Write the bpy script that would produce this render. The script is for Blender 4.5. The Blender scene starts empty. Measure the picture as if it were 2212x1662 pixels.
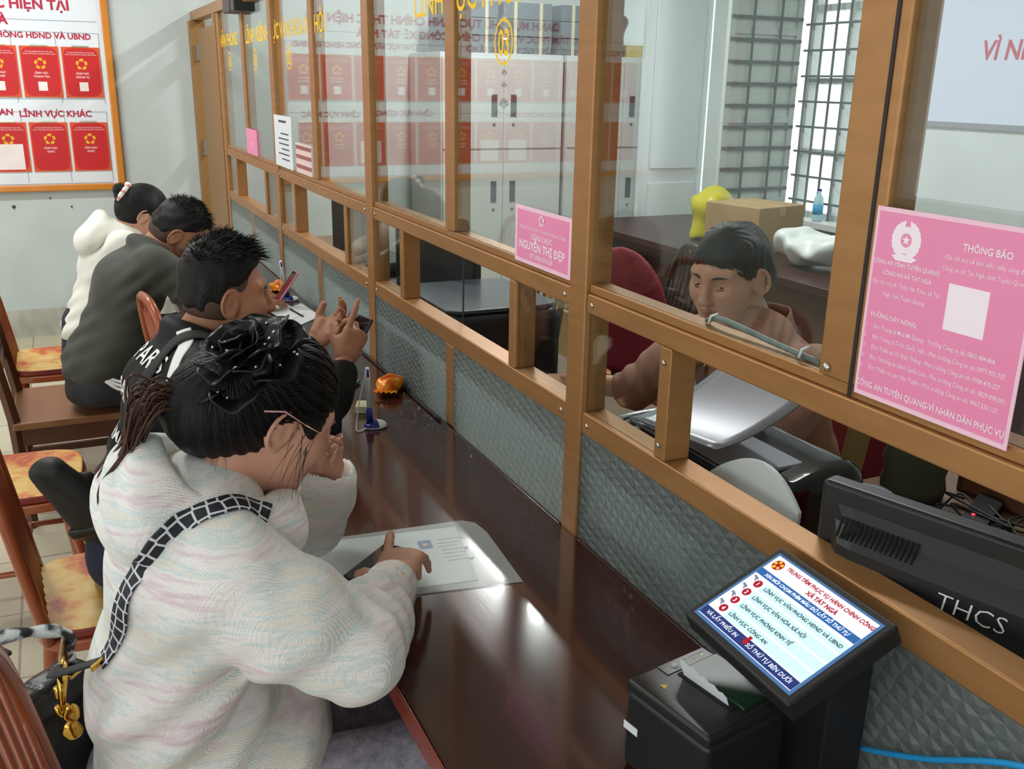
import bpy, bmesh, math, random
import numpy as np
from mathutils import Vector, Matrix
from mathutils.bvhtree import BVHTree
# ---------------------------------------------------------------- camera, world, lights, exposure
SC = bpy.context.scene
COL = SC.collection
cam = bpy.data.objects.new('camera', bpy.data.cameras.new('camera'))
COL.objects.link(cam)
cam.data.sensor_width = 36.0
cam.data.lens = 36.0 * 2060.0 / 2212.0
cam.data.clip_start = 0.02
cam.matrix_world = Matrix(((-0.4223689, 0.28046027, -0.86194347, 0.0),
                           (-0.90625935, -0.11253749, 0.40746694, 0.93),
                           (0.01727733, 0.95324569, 0.30170208, 1.705),
                           (0, 0, 0, 1)))
SC.camera = cam
SC.view_settings.view_transform = 'Standard'
SC.view_settings.look = 'None'
SC.view_settings.gamma = 1.0
SC.view_settings.use_curve_mapping = False
SC.view_settings.exposure = 0.2
wd = bpy.data.worlds.new('overcast_sky')
SC.world = wd
wd.use_nodes = True
wd.node_tree.nodes['Background'].inputs[0].default_value = (0.95, 0.985, 1.0, 1)
wd.node_tree.nodes['Background'].inputs[1].default_value = 2.3
def area(name, loc, target, sx, sy, power, color=(1, 1, 1)):
    l = bpy.data.lights.new(name, 'AREA'); l.shape = 'RECTANGLE'; l.size = sx; l.size_y = sy
    l.energy = power; l.color = color
    o = bpy.data.objects.new(name, l); COL.objects.link(o); o.location = loc
    o.rotation_euler = (Vector(target) - Vector(loc)).to_track_quat('-Z', 'Y').to_euler()
    return o
area('ceiling_lamp_and_fill', (3.2, 1.7, 3.12), (3.2, 1.7, 0), 1.25, 0.12, 27, (0.98, 1.0, 0.98))
area('ceiling_lamp_and_fill', (0.4, 1.9, 3.12), (0.4, 1.9, 0), 1.25, 0.12, 5, (0.98, 1.0, 0.98))
area('ceiling_lamp_and_fill', (5.6, 1.6, 3.12), (5.9, 1.6, 0), 1.25, 0.12, 44, (0.97, 1.0, 0.98))  # added fill, no known lamp: brightens the far wall
area('ceiling_lamp_and_fill', (3.0, -1.7, 3.12), (3.0, -1.7, 0), 1.25, 0.12, 36, (0.98, 1.0, 0.98))
area('ceiling_lamp_and_fill', (5.4, -1.6, 3.12), (5.4, -1.6, 0), 1.25, 0.12, 50, (0.98, 1.0, 0.98))  # added fill on the staff side, lights the far frosted panes
# ---------------------------------------------------------------- helpers
random.seed(7)
RNG = np.random.default_rng(11)
PI = math.pi
def V(*a): return Vector(a)
def N3(v): v = np.asarray(v, float); return v / (np.linalg.norm(v) + 1e-12)
MATS = {}
def mat(name, color=(.8, .8, .8), rough=.5, metal=0.0, coat=0.0, sub=0.0, emit=None, trans=0.0, spec=.5, sheen=0.0,
        noise=None, bump=None, ior=1.45):
    """noise = (colour2, scale, contrast, stretch xyz) ; bump = (scale, strength, distance, stretch xyz)"""
    if name in MATS: return MATS[name]
    m = bpy.data.materials.new(name); m.use_nodes = True
    nt = m.node_tree; b = nt.nodes['Principled BSDF']; L = nt.links.new
    def st(k, v):
        if k in b.inputs: b.inputs[k].default_value = v
    st('Base Color', (*color, 1)); st('Roughness', rough); st('Metallic', metal); st('Coat Weight', coat)
    st('Coat Roughness', .06); st('Subsurface Weight', sub); st('Transmission Weight', trans); st('IOR', ior)
    st('Specular IOR Level', spec); st('Sheen Weight', sheen)
    if sub: st('Subsurface Radius', (.012, .005, .003))
    if emit: st('Emission Color', (*emit[0], 1)); st('Emission Strength', emit[1])
    def coords(stretch):
        tc = nt.nodes.new('ShaderNodeTexCoord'); mp = nt.nodes.new('ShaderNodeMapping')
        mp.inputs['Scale'].default_value = stretch; L(tc.outputs['Object'], mp.inputs['Vector']); return mp
    if noise:
        c2, sc, con, strt = noise
        n = nt.nodes.new('ShaderNodeTexNoise'); n.inputs['Scale'].default_value = sc; n.inputs['Detail'].default_value = 5
        L(coords(strt).outputs[0], n.inputs['Vector'])
        r = nt.nodes.new('ShaderNodeValToRGB'); r.color_ramp.elements[0].position = .5 - con; r.color_ramp.elements[1].position = .5 + con
        r.color_ramp.elements[0].color = (*color, 1); r.color_ramp.elements[1].color = (*c2, 1)
        L(n.outputs[0], r.inputs[0]); L(r.outputs[0], b.inputs['Base Color'])
    if bump:
        sc, sg, ds, strt = bump
        n = nt.nodes.new('ShaderNodeTexNoise'); n.inputs['Scale'].default_value = sc; n.inputs['Detail'].default_value = 3
        L(coords(strt).outputs[0], n.inputs['Vector'])
        bp = nt.nodes.new('ShaderNodeBump'); bp.inputs['Strength'].default_value = sg; bp.inputs['Distance'].default_value = ds
        L(n.outputs[0], bp.inputs['Height']); L(bp.outputs[0], b.inputs['Normal'])
    MATS[name] = m
    return m
def srgb(r, g, b):
    f = lambda c: (c / 255 / 12.92) if c / 255 <= .04045 else ((c / 255 + .055) / 1.055) ** 2.4
    return (f(r), f(g), f(b))
def tag(o, label, cat, group=None, kind=None):
    o['label'] = label; o['category'] = cat
    if group: o['group'] = group
    if kind: o['kind'] = kind
    return o
def thing(name, label, cat, loc=(0, 0, 0), rotz=0.0, group=None):
    o = bpy.data.objects.new(name, None); COL.objects.link(o); o.location = loc; o.rotation_euler = (0, 0, rotz)
    o.empty_display_size = .05
    return tag(o, label, cat, group)
def frame(d, up=(0, 0, 1)):
    d = N3(d); up = np.asarray(up, float)
    if abs(d @ N3(up)) > .97: up = np.array([1., 0, 0])
    s = N3(np.cross(up, d)); u = np.cross(d, s)
    return s, u, d
class MB:
    """collects shapes, then links them as ONE mesh object"""
    def __init__(s): s.v = []; s.f = []; s.mi = []; s.n = 0
    def add(s, vs, fs, m=0):
        s.v.append(np.asarray(vs, float).reshape(-1, 3)); s.f += [tuple(i + s.n for i in f) for f in fs]; s.mi += [m] * len(fs); s.n += len(s.v[-1]); return s
    def box(s, lo, hi, m=0):
        (a, b, c), (d, e, f) = lo, hi
        vs = [(a, b, c), (d, b, c), (d, e, c), (a, e, c), (a, b, f), (d, b, f), (d, e, f), (a, e, f)]
        return s.add(vs, [(0, 3, 2, 1), (4, 5, 6, 7), (0, 1, 5, 4), (1, 2, 6, 5), (2, 3, 7, 6), (3, 0, 4, 7)], m)
    def obox(s, c, half, X, Y, Z, m=0):
        c = np.asarray(c, float); X, Y, Z = (np.asarray(q, float) for q in (X, Y, Z)); vs = []
        for sz in (-1, 1):
            for sx, sy in ((-1, -1), (1, -1), (1, 1), (-1, 1)): vs.append(c + sx * half[0] * X + sy * half[1] * Y + sz * half[2] * Z)
        return s.add(vs, [(0, 3, 2, 1), (4, 5, 6, 7), (0, 1, 5, 4), (1, 2, 6, 5), (2, 3, 7, 6), (3, 0, 4, 7)], m)
    def tube(s, pts, r, n=10, m=0, flat=1.0, up=(0, 0, 1), cap=True, closed=False):
        pts = [np.asarray(p, float) for p in pts]; k = len(pts); rs = r if hasattr(r, '__len__') else [r] * k
        vs = []; prev = None
        for i, p in enumerate(pts):
            if closed: d = pts[(i + 1) % k] - pts[i - 1]
            else: d = pts[min(i + 1, k - 1)] - pts[max(i - 1, 0)]
            if prev is None: a, b, _ = frame(d, up)
            else:
                dn = N3(d); a = N3(prev - dn * (prev @ dn)); b = np.cross(dn, a)
            prev = a
            for j in range(n):
                t = 2 * PI * j / n; vs.append(p + rs[i] * (a * math.cos(t) + b * math.sin(t) * flat))
        fs = []
        for i in range(k if closed else k - 1):
            for j in range(n):
                i2 = (i + 1) % k
                fs.append((i * n + j, i * n + (j + 1) % n, i2 * n + (j + 1) % n, i2 * n + j))
        if cap and not closed: fs += [tuple(range(n))[::-1], tuple((k - 1) * n + j for j in range(n))]
        return s.add(vs, fs, m)
    def lathe(s, c, prof, n=24, m=0, axis=(0, 0, 1)):
        a, b, d = frame(axis); c = np.asarray(c, float); vs = []
        for r, z in prof:
            for j in range(n):
                t = 2 * PI * j / n; vs.append(c + d * z + r * (a * math.cos(t) + b * math.sin(t)))
        fs = [(i * n + j, i * n + (j + 1) % n, (i + 1) * n + (j + 1) % n, (i + 1) * n + j) for i in range(len(prof) - 1) for j in range(n)]
        fs += [tuple(range(n))[::-1], tuple((len(prof) - 1) * n + j for j in range(n))]
        return s.add(vs, fs, m)
    def prism(s, pts2, c, X, Y, Z, h, m=0):
        """polygon pts2 in the X,Y plane at c, thickness h along Z"""
        c, X, Y, Z = (np.asarray(q, float) for q in (c, X, Y, Z)); k = len(pts2)
        vs = [c + p[0] * X + p[1] * Y for p in pts2] + [c + p[0] * X + p[1] * Y + h * Z for p in pts2]
        return s.add(vs, [tuple(range(k))[::-1], tuple(range(k, 2 * k))] + [(i, (i + 1) % k, k + (i + 1) % k, k + i) for i in range(k)], m)
    def grid(s, P, m=0, closed_u=False):
        P = np.asarray(P, float); a, b = P.shape[:2]; fs = []
        for i in range(a - (0 if closed_u else 1)):
            for j in range(b - 1): i2 = (i + 1) % a; fs.append((i * b + j, i * b + j + 1, i2 * b + j + 1, i2 * b + j))
        return s.add(P.reshape(-1, 3), fs, m)
    def build(s, name, m, parent=None, smooth=False, bevel=0.0, seg=2, local=False, solid=0.0, subd=0):
        me = bpy.data.meshes.new(name)
        vs = np.concatenate(s.v)
        o = bpy.data.objects.new(name, me); COL.objects.link(o)
        if parent is not None:
            o.parent = parent
            if not local:       # geometry given in world space: bring it into the thing's own space
                r = parent; M = Matrix.Identity(4)
                while r is not None: M = Matrix.LocRotScale(r.location, r.rotation_euler, r.scale) @ M; r = r.parent
                Mi = np.array(M.inverted()); vs = vs @ Mi[:3, :3].T + Mi[:3, 3]
        elif not local and name not in ('floor',):
            c = (vs.min(0) + vs.max(0)) / 2; c[2] = vs[:, 2].min(); o.location = c; vs = vs - c
        me.from_pydata(vs.tolist(), [], s.f)
        ms = m if isinstance(m, (list, tuple)) else [m]
        for q in ms: me.materials.append(q)
        if len(ms) > 1: me.polygons.foreach_set('material_index', s.mi)
        if smooth: me.polygons.foreach_set('use_smooth', [True] * len(me.polygons))
        me.update()
        if subd: q = o.modifiers.new('s', 'SUBSURF'); q.levels = q.render_levels = subd
        if solid: q = o.modifiers.new('t', 'SOLIDIFY'); q.thickness = solid; q.offset = 0
        if bevel:
            q = o.modifiers.new('b', 'BEVEL'); q.width = bevel; q.segments = seg; q.limit_method = 'ANGLE'; q.angle_limit = .6
            me.polygons.foreach_set('use_smooth', [True] * len(me.polygons))
            q.harden_normals = True
        return o
def struct(mb, name, m, **k):
    o = mb.build(name, m, **k); o['kind'] = 'structure'; return o
def lettering(lines, name, m, parent, c, X, Y, thick=0.0006, lift=0.0008, extra=None, mats=None):
    """lines: (text, x, y, height, align, bold, shear, xscale [, material index]) in the plane spanned by X (reading direction) and Y (up) at c"""
    c, X, Y = np.asarray(c, float), N3(X), N3(Y); Z = np.cross(X, Y); mb = MB()
    def raw(t, bo, sh):
        cu = bpy.data.curves.new('t', 'FONT'); cu.body = t; cu.size = 1.0; cu.offset = bo; cu.shear = sh; cu.resolution_u = 2; cu.fill_mode = 'FRONT'
        ob = bpy.data.objects.new('t', cu); COL.objects.link(ob); dg = bpy.context.evaluated_depsgraph_get(); dg.update()
        me = bpy.data.meshes.new_from_object(ob.evaluated_get(dg)); co = np.empty(len(me.vertices) * 3); me.vertices.foreach_get('co', co); fs = [tuple(p.vertices) for p in me.polygons]
        bpy.data.objects.remove(ob); bpy.data.curves.remove(cu); bpy.data.meshes.remove(me); return co.reshape(-1, 3), fs
    for ln in lines:
        t, x, y, h, al, bo, sh, xs = ln[:8]; mi = ln[8] if len(ln) > 8 else 0; k = h / .73; body = t.replace('Đ', 'D'); co, fs = raw(body, bo, sh)
        if not len(co): continue
        bars = []
        for i, ch in enumerate(t):      # the crossbar of the letter D with stroke
            if ch == 'Đ': q = raw(body[:i + 1], bo, 0)[0][:, 0].max() - .62; bars.append(np.array([(q - .07, .33, 0), (q + .3, .33, 0), (q + .3, .41 + bo, 0), (q - .07, .41 + bo, 0)]))
        sx = {'LEFT': 0, 'CENTER': -(co[:, 0].min() + co[:, 0].max()) / 2, 'RIGHT': -co[:, 0].max()}[al]
        put = lambda p: c + np.outer(x + (p[:, 0] + sx) * k * xs, X) + np.outer(y + p[:, 1] * k, Y) + Z * lift
        mb.add(put(co), fs, mi)
        for p in bars: p[:, 0] += sh * p[:, 1]; mb.add(put(p), [(0, 1, 2, 3)], mi)
    if extra: extra(mb, c, X, Y, Z)
    # strokes of one glyph overlap: give every face its own hair's breadth of height so that none coincide
    src = np.concatenate(mb.v); out = MB(); rg = np.random.default_rng(len(src))
    for f, mi in zip(mb.f, mb.mi): out.add(src[list(f)] + Z * rg.uniform(0, .00009), [tuple(range(len(f)))], mi)
    return out.build(name, mats or m, parent)
def dup(root, loc, rotz, label, group=None):
    r = root.copy(); COL.objects.link(r); r.location = loc; r.rotation_euler = (0, 0, rotz); r['label'] = label
    if group: r['group'] = group
    for ch in list(root.children):
        c = ch.copy(); COL.objects.link(c); c.parent = r
        for g in list(ch.children):
            d = g.copy(); COL.objects.link(d); d.parent = c
    return r
# ---------------------------------------------------------------- the room
ALU = mat('bronze_aluminium', srgb(176, 128, 80), .38, .4, noise=(srgb(160, 114, 68), 9, .3, (1, 1, 6)))
ALUD = mat('bronze_aluminium_inside', srgb(150, 112, 66), .4, .4)
WALL = mat('painted_wall', srgb(198, 207, 206), .75, noise=(srgb(187, 196, 194), 3.0, .2, (1, 1, 1)), bump=(40, .15, .002, (1, 1, 1)))
def glass_mat(name, tint, ior=1.5, rough=0.0):
    m = bpy.data.materials.new(name); m.use_nodes = True; nt = m.node_tree; nt.nodes.clear(); L = nt.links.new
    out = nt.nodes.new('ShaderNodeOutputMaterial'); mx = nt.nodes.new('ShaderNodeMixShader'); fr = nt.nodes.new('ShaderNodeFresnel')
    tr = nt.nodes.new('ShaderNodeBsdfTransparent'); gl = nt.nodes.new('ShaderNodeBsdfGlossy')
    ge = nt.nodes.new('ShaderNodeNewGeometry'); iv = nt.nodes.new('ShaderNodeMapRange'); iv.inputs['To Min'].default_value = ior; iv.inputs['To Max'].default_value = 1 / ior
    L(ge.outputs['Backfacing'], iv.inputs['Value']); L(iv.outputs[0], fr.inputs['IOR']); tr.inputs['Color'].default_value = (*tint, 1); gl.inputs['Roughness'].default_value = rough
    L(fr.outputs[0], mx.inputs[0]); L(tr.outputs[0], mx.inputs[1]); L(gl.outputs[0], mx.inputs[2]); L(mx.outputs[0], out.inputs[0])
    return m
GLASS = glass_mat('clear_pane_glass', (.95, .975, .965))
def pattern_glass():
    m = bpy.data.materials.new('patterned_glass'); m.use_nodes = True; nt = m.node_tree; L = nt.links.new; b = nt.nodes['Principled BSDF']
    b.inputs['Base Color'].default_value = (*srgb(184, 194, 193), 1); b.inputs['Roughness'].default_value = .16
    b.inputs['Transmission Weight'].default_value = .7; b.inputs['IOR'].default_value = 1.3
    tc = nt.nodes.new('ShaderNodeTexCoord'); mp = nt.nodes.new('ShaderNodeMapping'); mp.inputs['Scale'].default_value = (1, 1, 1.25); mp.inputs['Rotation'].default_value = (0, .35, 0)
    L(tc.outputs['Object'], mp.inputs[0])
    vo = nt.nodes.new('ShaderNodeTexVoronoi'); vo.feature = 'DISTANCE_TO_EDGE'; vo.inputs['Scale'].default_value = 38; vo.inputs['Randomness'].default_value = .28
    no = nt.nodes.new('ShaderNodeTexNoise'); no.inputs['Scale'].default_value = 70
    L(mp.outputs[0], vo.inputs['Vector']); L(mp.outputs[0], no.inputs['Vector'])
    mm = nt.nodes.new('ShaderNodeMath'); mm.operation = 'MULTIPLY_ADD'; mm.inputs[1].default_value = 5.0; L(vo.outputs['Distance'], mm.inputs[0]); L(no.outputs[0], mm.inputs[2])
    bp = nt.nodes.new('ShaderNodeBump'); bp.inputs['Strength'].default_value = .62; bp.inputs['Distance'].default_value = .004
    L(mm.outputs[0], bp.inputs['Height']); L(bp.outputs[0], b.inputs['Normal'])
    tl = nt.nodes.new('ShaderNodeBsdfTranslucent'); tl.inputs['Color'].default_value = (*srgb(205, 218, 214), 1); mx = nt.nodes.new('ShaderNodeMixShader'); mx.inputs[0].default_value = .4
    L(bp.outputs[0], tl.inputs['Normal']); L(b.outputs[0], mx.inputs[1]); L(tl.outputs[0], mx.inputs[2]); L(mx.outputs[0], nt.nodes['Material Output'].inputs[0])
    return m
PATG = pattern_glass()
FLOOR = mat('beige_tiles', srgb(196, 190, 172), .22)
def tiles(m):
    nt = m.node_tree; L = nt.links.new; b = nt.nodes['Principled BSDF']
    tc = nt.nodes.new('ShaderNodeTexCoord'); br = nt.nodes.new('ShaderNodeTexBrick'); br.offset = 0.0
    br.inputs['Color1'].default_value = (*srgb(200, 192, 168), 1); br.inputs['Color2'].default_value = (*srgb(192, 184, 160), 1); br.inputs['Mortar'].default_value = (*srgb(150, 140, 115), 1)
    br.inputs['Scale'].default_value = 1.0; br.inputs['Brick Width'].default_value = .4; br.inputs['Row Height'].default_value = .4; br.inputs['Mortar Size'].default_value = .004
    L(tc.outputs['Object'], br.inputs['Vector']); L(br.outputs[0], b.inputs['Base Color'])
tiles(FLOOR)
struct(MB().box((-3.2, -3.8, -.1), (7.3, 5.2, 0)), 'floor', FLOOR)
struct(MB().box((-3.2, -3.8, 3.25), (7.3, 5.2, 3.35)), 'ceiling', mat('white_ceiling', srgb(225, 226, 222), .8))
struct(MB().box((7.07, -3.8, 0), (7.27, 5.2, 3.25)), 'wall_far', WALL)
DIRT = mat('stained_plaster_band', srgb(188, 188, 178), .8, noise=(srgb(160, 160, 150), 14, .18, (1, 1, .5)))
struct(MB().box((7.058, .05, .0), (7.0695, 5.2, .19)), 'baseboard_far', DIRT)
# left wall of the hall with wide daylight windows, and the partly open wall behind the camera
MB_ = MB().box((-3.2, 5.0, 0), (7.07, 5.2, .9)).box((-3.2, 5.0, 2.7), (7.07, 5.2, 3.25))
for a, b in ((-3.2, -2.6), (-.2, .3), (2.7, 3.1), (5.6, 7.07)): MB_.box((a, 5.0, .9), (b, 5.2, 2.7))
struct(MB_, 'wall_left', WALL)
struct(MB().box((-3.2, -3.6, 0), (-3.0, 1.2, 3.25)).box((-3.2, 1.2, 2.5), (-3.0, 5.0, 3.25)), 'wall_rear_added', WALL)  # unseen wall added to cut light coming in from behind
# staff side back wall: wall, sunlit pillar, open doorway, barred window
BW = MB().box((-3.2, -3.8, 0), (4.5, -3.6, 3.25)).box((4.5, -3.8, 0), (5.22, -3.6, .87)).box((4.5, -3.8, 2.6), (6.55, -3.6, 3.25)).box((5.62, -3.8, 0), (6.2, -3.6, 2.6))
struct(BW, 'wall_back', WALL)
struct(MB().box((4.42, -3.72, .83), (5.3, -3.5, .872)), 'trim_1', mat('window_sill', srgb(205, 208, 205), .5), bevel=.004)
# ---------------------------------------------------------------- partition
GP = thing('glass_partition', 'bronze aluminium and glass partition running along the back of the long dark counter', 'partition', (3.1, -.03, .772))
BLACKR = mat('black_rubber', (.02, .015, .012), .6)
POSTS = [.2, 1.66, 3.1, 4.56, 6.02]
HALF = .034
def alu(lo, hi, name, m=ALU, bev=.004): return MB().box(lo, hi).build(name, m, GP, bevel=bev)
for x in POSTS:
    alu((x - HALF, -.056, .74), (x + HALF, .004, 2.06), 'post')
alu((.2, -.06, 2.06), (7.07, .01, 2.12), 'header')
for i in range(4):
    a, b = POSTS[i] + HALF, POSTS[i + 1] - HALF
    alu((a, -.056, 1.0105), (b, 0, 1.058), 'lower_rail')
    alu((a, -.056, 1.268), (b, 0, 1.308), 'upper_rail')
    # stop bead above the upper rail, with a step as on the real profile
    alu((a, -.05, 1.308), (b, -.006, 1.326), 'glazing_bead', bev=.003)
    MB().box((a, -.05, .742), (b, -.008, .7725)).build('sill_rail', ALUD, GP)
    mid = (POSTS[i] + POSTS[i + 1]) / 2
    w = .042 if i == 0 else .03
    MB().box((mid - w, -.052, 1.326), (mid + w, -.001, 2.06)).build('mullion', ALU, GP, bevel=.004)
    alu((mid - .03, -.05, .774), (mid + .03, -.001, 1.0105), 'mullion')
    for s, (l, r) in enumerate(((a, mid - w), (mid + w, b))):
        MB().box((l, -.014, 1.326), (r, -.009, 2.06)).build('clear_pane', GLASS, GP)
        MB().box((l, -.007, .772), (r, -.0015, 1.0105)).build('patterned_pane', PATG, GP)
    # teller opening with small fixed panes at both sides
    for s, (l, r) in enumerate(((a, POSTS[i] + .30), (POSTS[i + 1] - .30, b))):
        MB().box((l, -.014, 1.058), (r, -.009, 1.268)).build('small_pane', GLASS, GP)
        e = (r, r + .035) if s == 0 else (l - .035, l)
        MB().box((e[0], -.056, 1.058), (e[1], -.001, 1.268)).build('opening_post', ALU, GP, bevel=.003)
SCREW = mat('screw_steel', srgb(200, 196, 185), .25, .9)
for x in POSTS[1:4]:
    for dx in (-.058, .056):
        for z in (1.034, 1.288):
            MB().lathe((x + dx, 0.0, z), ((.0055, 0), (.0055, .002), (.003, .004)), 10, axis=(0, 1, 0)).build('screw', SCREW, GP, smooth=True)
MB().lathe((.955, 0, 1.34), ((.0065, 0), (.0065, .002), (.003, .005)), 10, axis=(0, 1, 0)).build('screw', SCREW, GP, smooth=True)
for z in (1.24, 1.085):
    MB().lathe((1.343, 0, z), ((.005, 0), (.005, .002), (.003, .004)), 10, axis=(0, 1, 0)).build('screw', SCREW, GP, smooth=True)
# rubber seam of the wide mullion
MB().box((.906, -.001, 1.31), (.912, .0006, 2.06)).build('rubber_seam', mat('black_rubber', (.02, .015, .012), .6), GP)
# yellow lettering on the glass
YEL = mat('yellow_vinyl', srgb(250, 200, 20), .5)
def ring(cx, cz, r, w=.006, n=36):
    def f(mb, c, X, Y, Z):
        P = [[c + (cx + q * math.cos(t)) * X + (cz + q * math.sin(t)) * Y + Z * .0012 for q in (r - w, r)] for t in np.linspace(0, 2 * PI, n, endpoint=False)]
        mb.grid(P, closed_u=True)
    return f
GX, GZ = (-1, 0, 0), (0, 0, 1)
def sticker(px, title, num, x0, x1):
    wid = x0 - x1
    lines = [(title, 0, .0, .068, 'CENTER', .012, 0, 1.0), (num, 0, -.108, .058, 'CENTER', .02, 0, .8)]
    o = lettering(lines, 'window_lettering', YEL, GP, (px, -.0085, 1.872), GX, GZ, extra=ring(0, -.08, .05))
    return o
sticker(2.06, 'LĨNH VỰC PHÒNG KINH TẾ', '03', 0, 0)
sticker(4.24, 'LĨNH VỰC VĂN HÓA XÃ HỘI', '02', 0, 0)
sticker(4.98, 'LĨNH VỰC', '01', 0, 0)
sticker(5.72, 'VĂN PHÒNG', '01', 0, 0)
# door bay at the far end
DO = bpy.data.objects.new('door_1', None); COL.objects.link(DO); DO['kind'] = 'structure'
BRW = mat('brown_door_metal', srgb(150, 112, 66), .45, .3)
MB().box((6.98, -.07, 0), (7.068, .03, 2.06)).build('door_jamb', BRW, DO, bevel=.004)
MB().box((6.06, -.05, 0), (6.14, .01, 2.06)).build('door_jamb', BRW, DO, bevel=.004)
MB().box((6.2, -.035, .02), (6.84, .0, 2.0)).build('door_leaf', BRW, DO, bevel=.004)
for z in (.6, 1.25, 1.86): MB().box((6.84, -.02, z - .05), (6.975, .002, z + .05)).build('hinge', mat('hinge_steel', srgb(165, 170, 172), .35, .8), DO)
# ---------------------------------------------------------------- the long counter
DESKM = mat('dark_mahogany_gloss', (.032, .011, .008), .17, coat=.35, noise=(srgb(66, 26, 20), 3.2, .28, (.4, 6, 1)), bump=(60, .05, .0008, (.2, 3, 1)))
DEDGE = mat('red_lacquer_edge', srgb(138, 62, 46), .25, coat=.3)
CT = thing('service_counter', 'long glossy dark mahogany counter with a red lacquered front edge', 'counter', (2.9, .26, 0))
MB().box((-.6, .0045, .737), (5.95, .523, .772)).box((1.7, -.0075, .739), (3.06, .0044, .7715)).box((.24, -.0075, .739), (1.62, .0044, .7715)).box((3.14, -.0075, .739), (4.52, .0044, .7715)).build('countertop', DESKM, CT, bevel=.003)
MB().box((-.6, .5235, .735), (5.95, .53, .7715)).build('front_edge', DEDGE, CT, bevel=.002)
MB().box((-.6, .02, 0), (5.95, .05, .736)).build('front_panel', mat('dark_panel_wood', (.06, .025, .018), .4), CT)
for x in (-.55, 1.06, 3.0, 5.9): MB().box((x - .02, .05, 0), (x + .02, .3, .736)).build('support', mat('dark_panel_wood', (.06, .025, .018), .4), CT)
SD = thing('staff_desk', 'brown wooden staff desk behind the glass partition, loaded with printers', 'desk', (2.9, -.4, 0))
STW = mat('brown_desk_wood', srgb(128, 98, 70), .35, noise=(srgb(112, 84, 58), 5, .3, (.5, 5, 1)))
MB().box((.1, -.66, .735), (5.95, -.06, .765)).build('desktop', STW, SD, bevel=.003)
MB().box((.1, -.1, 0), (5.95, -.07, .735)).build('modesty_panel', STW, SD)
for x in (.15, 1.5, 3.0, 4.5, 5.9): MB().box((x - .02, -.64, 0), (x + .02, -.1, .735)).build('side_panel', STW, SD)
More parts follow.
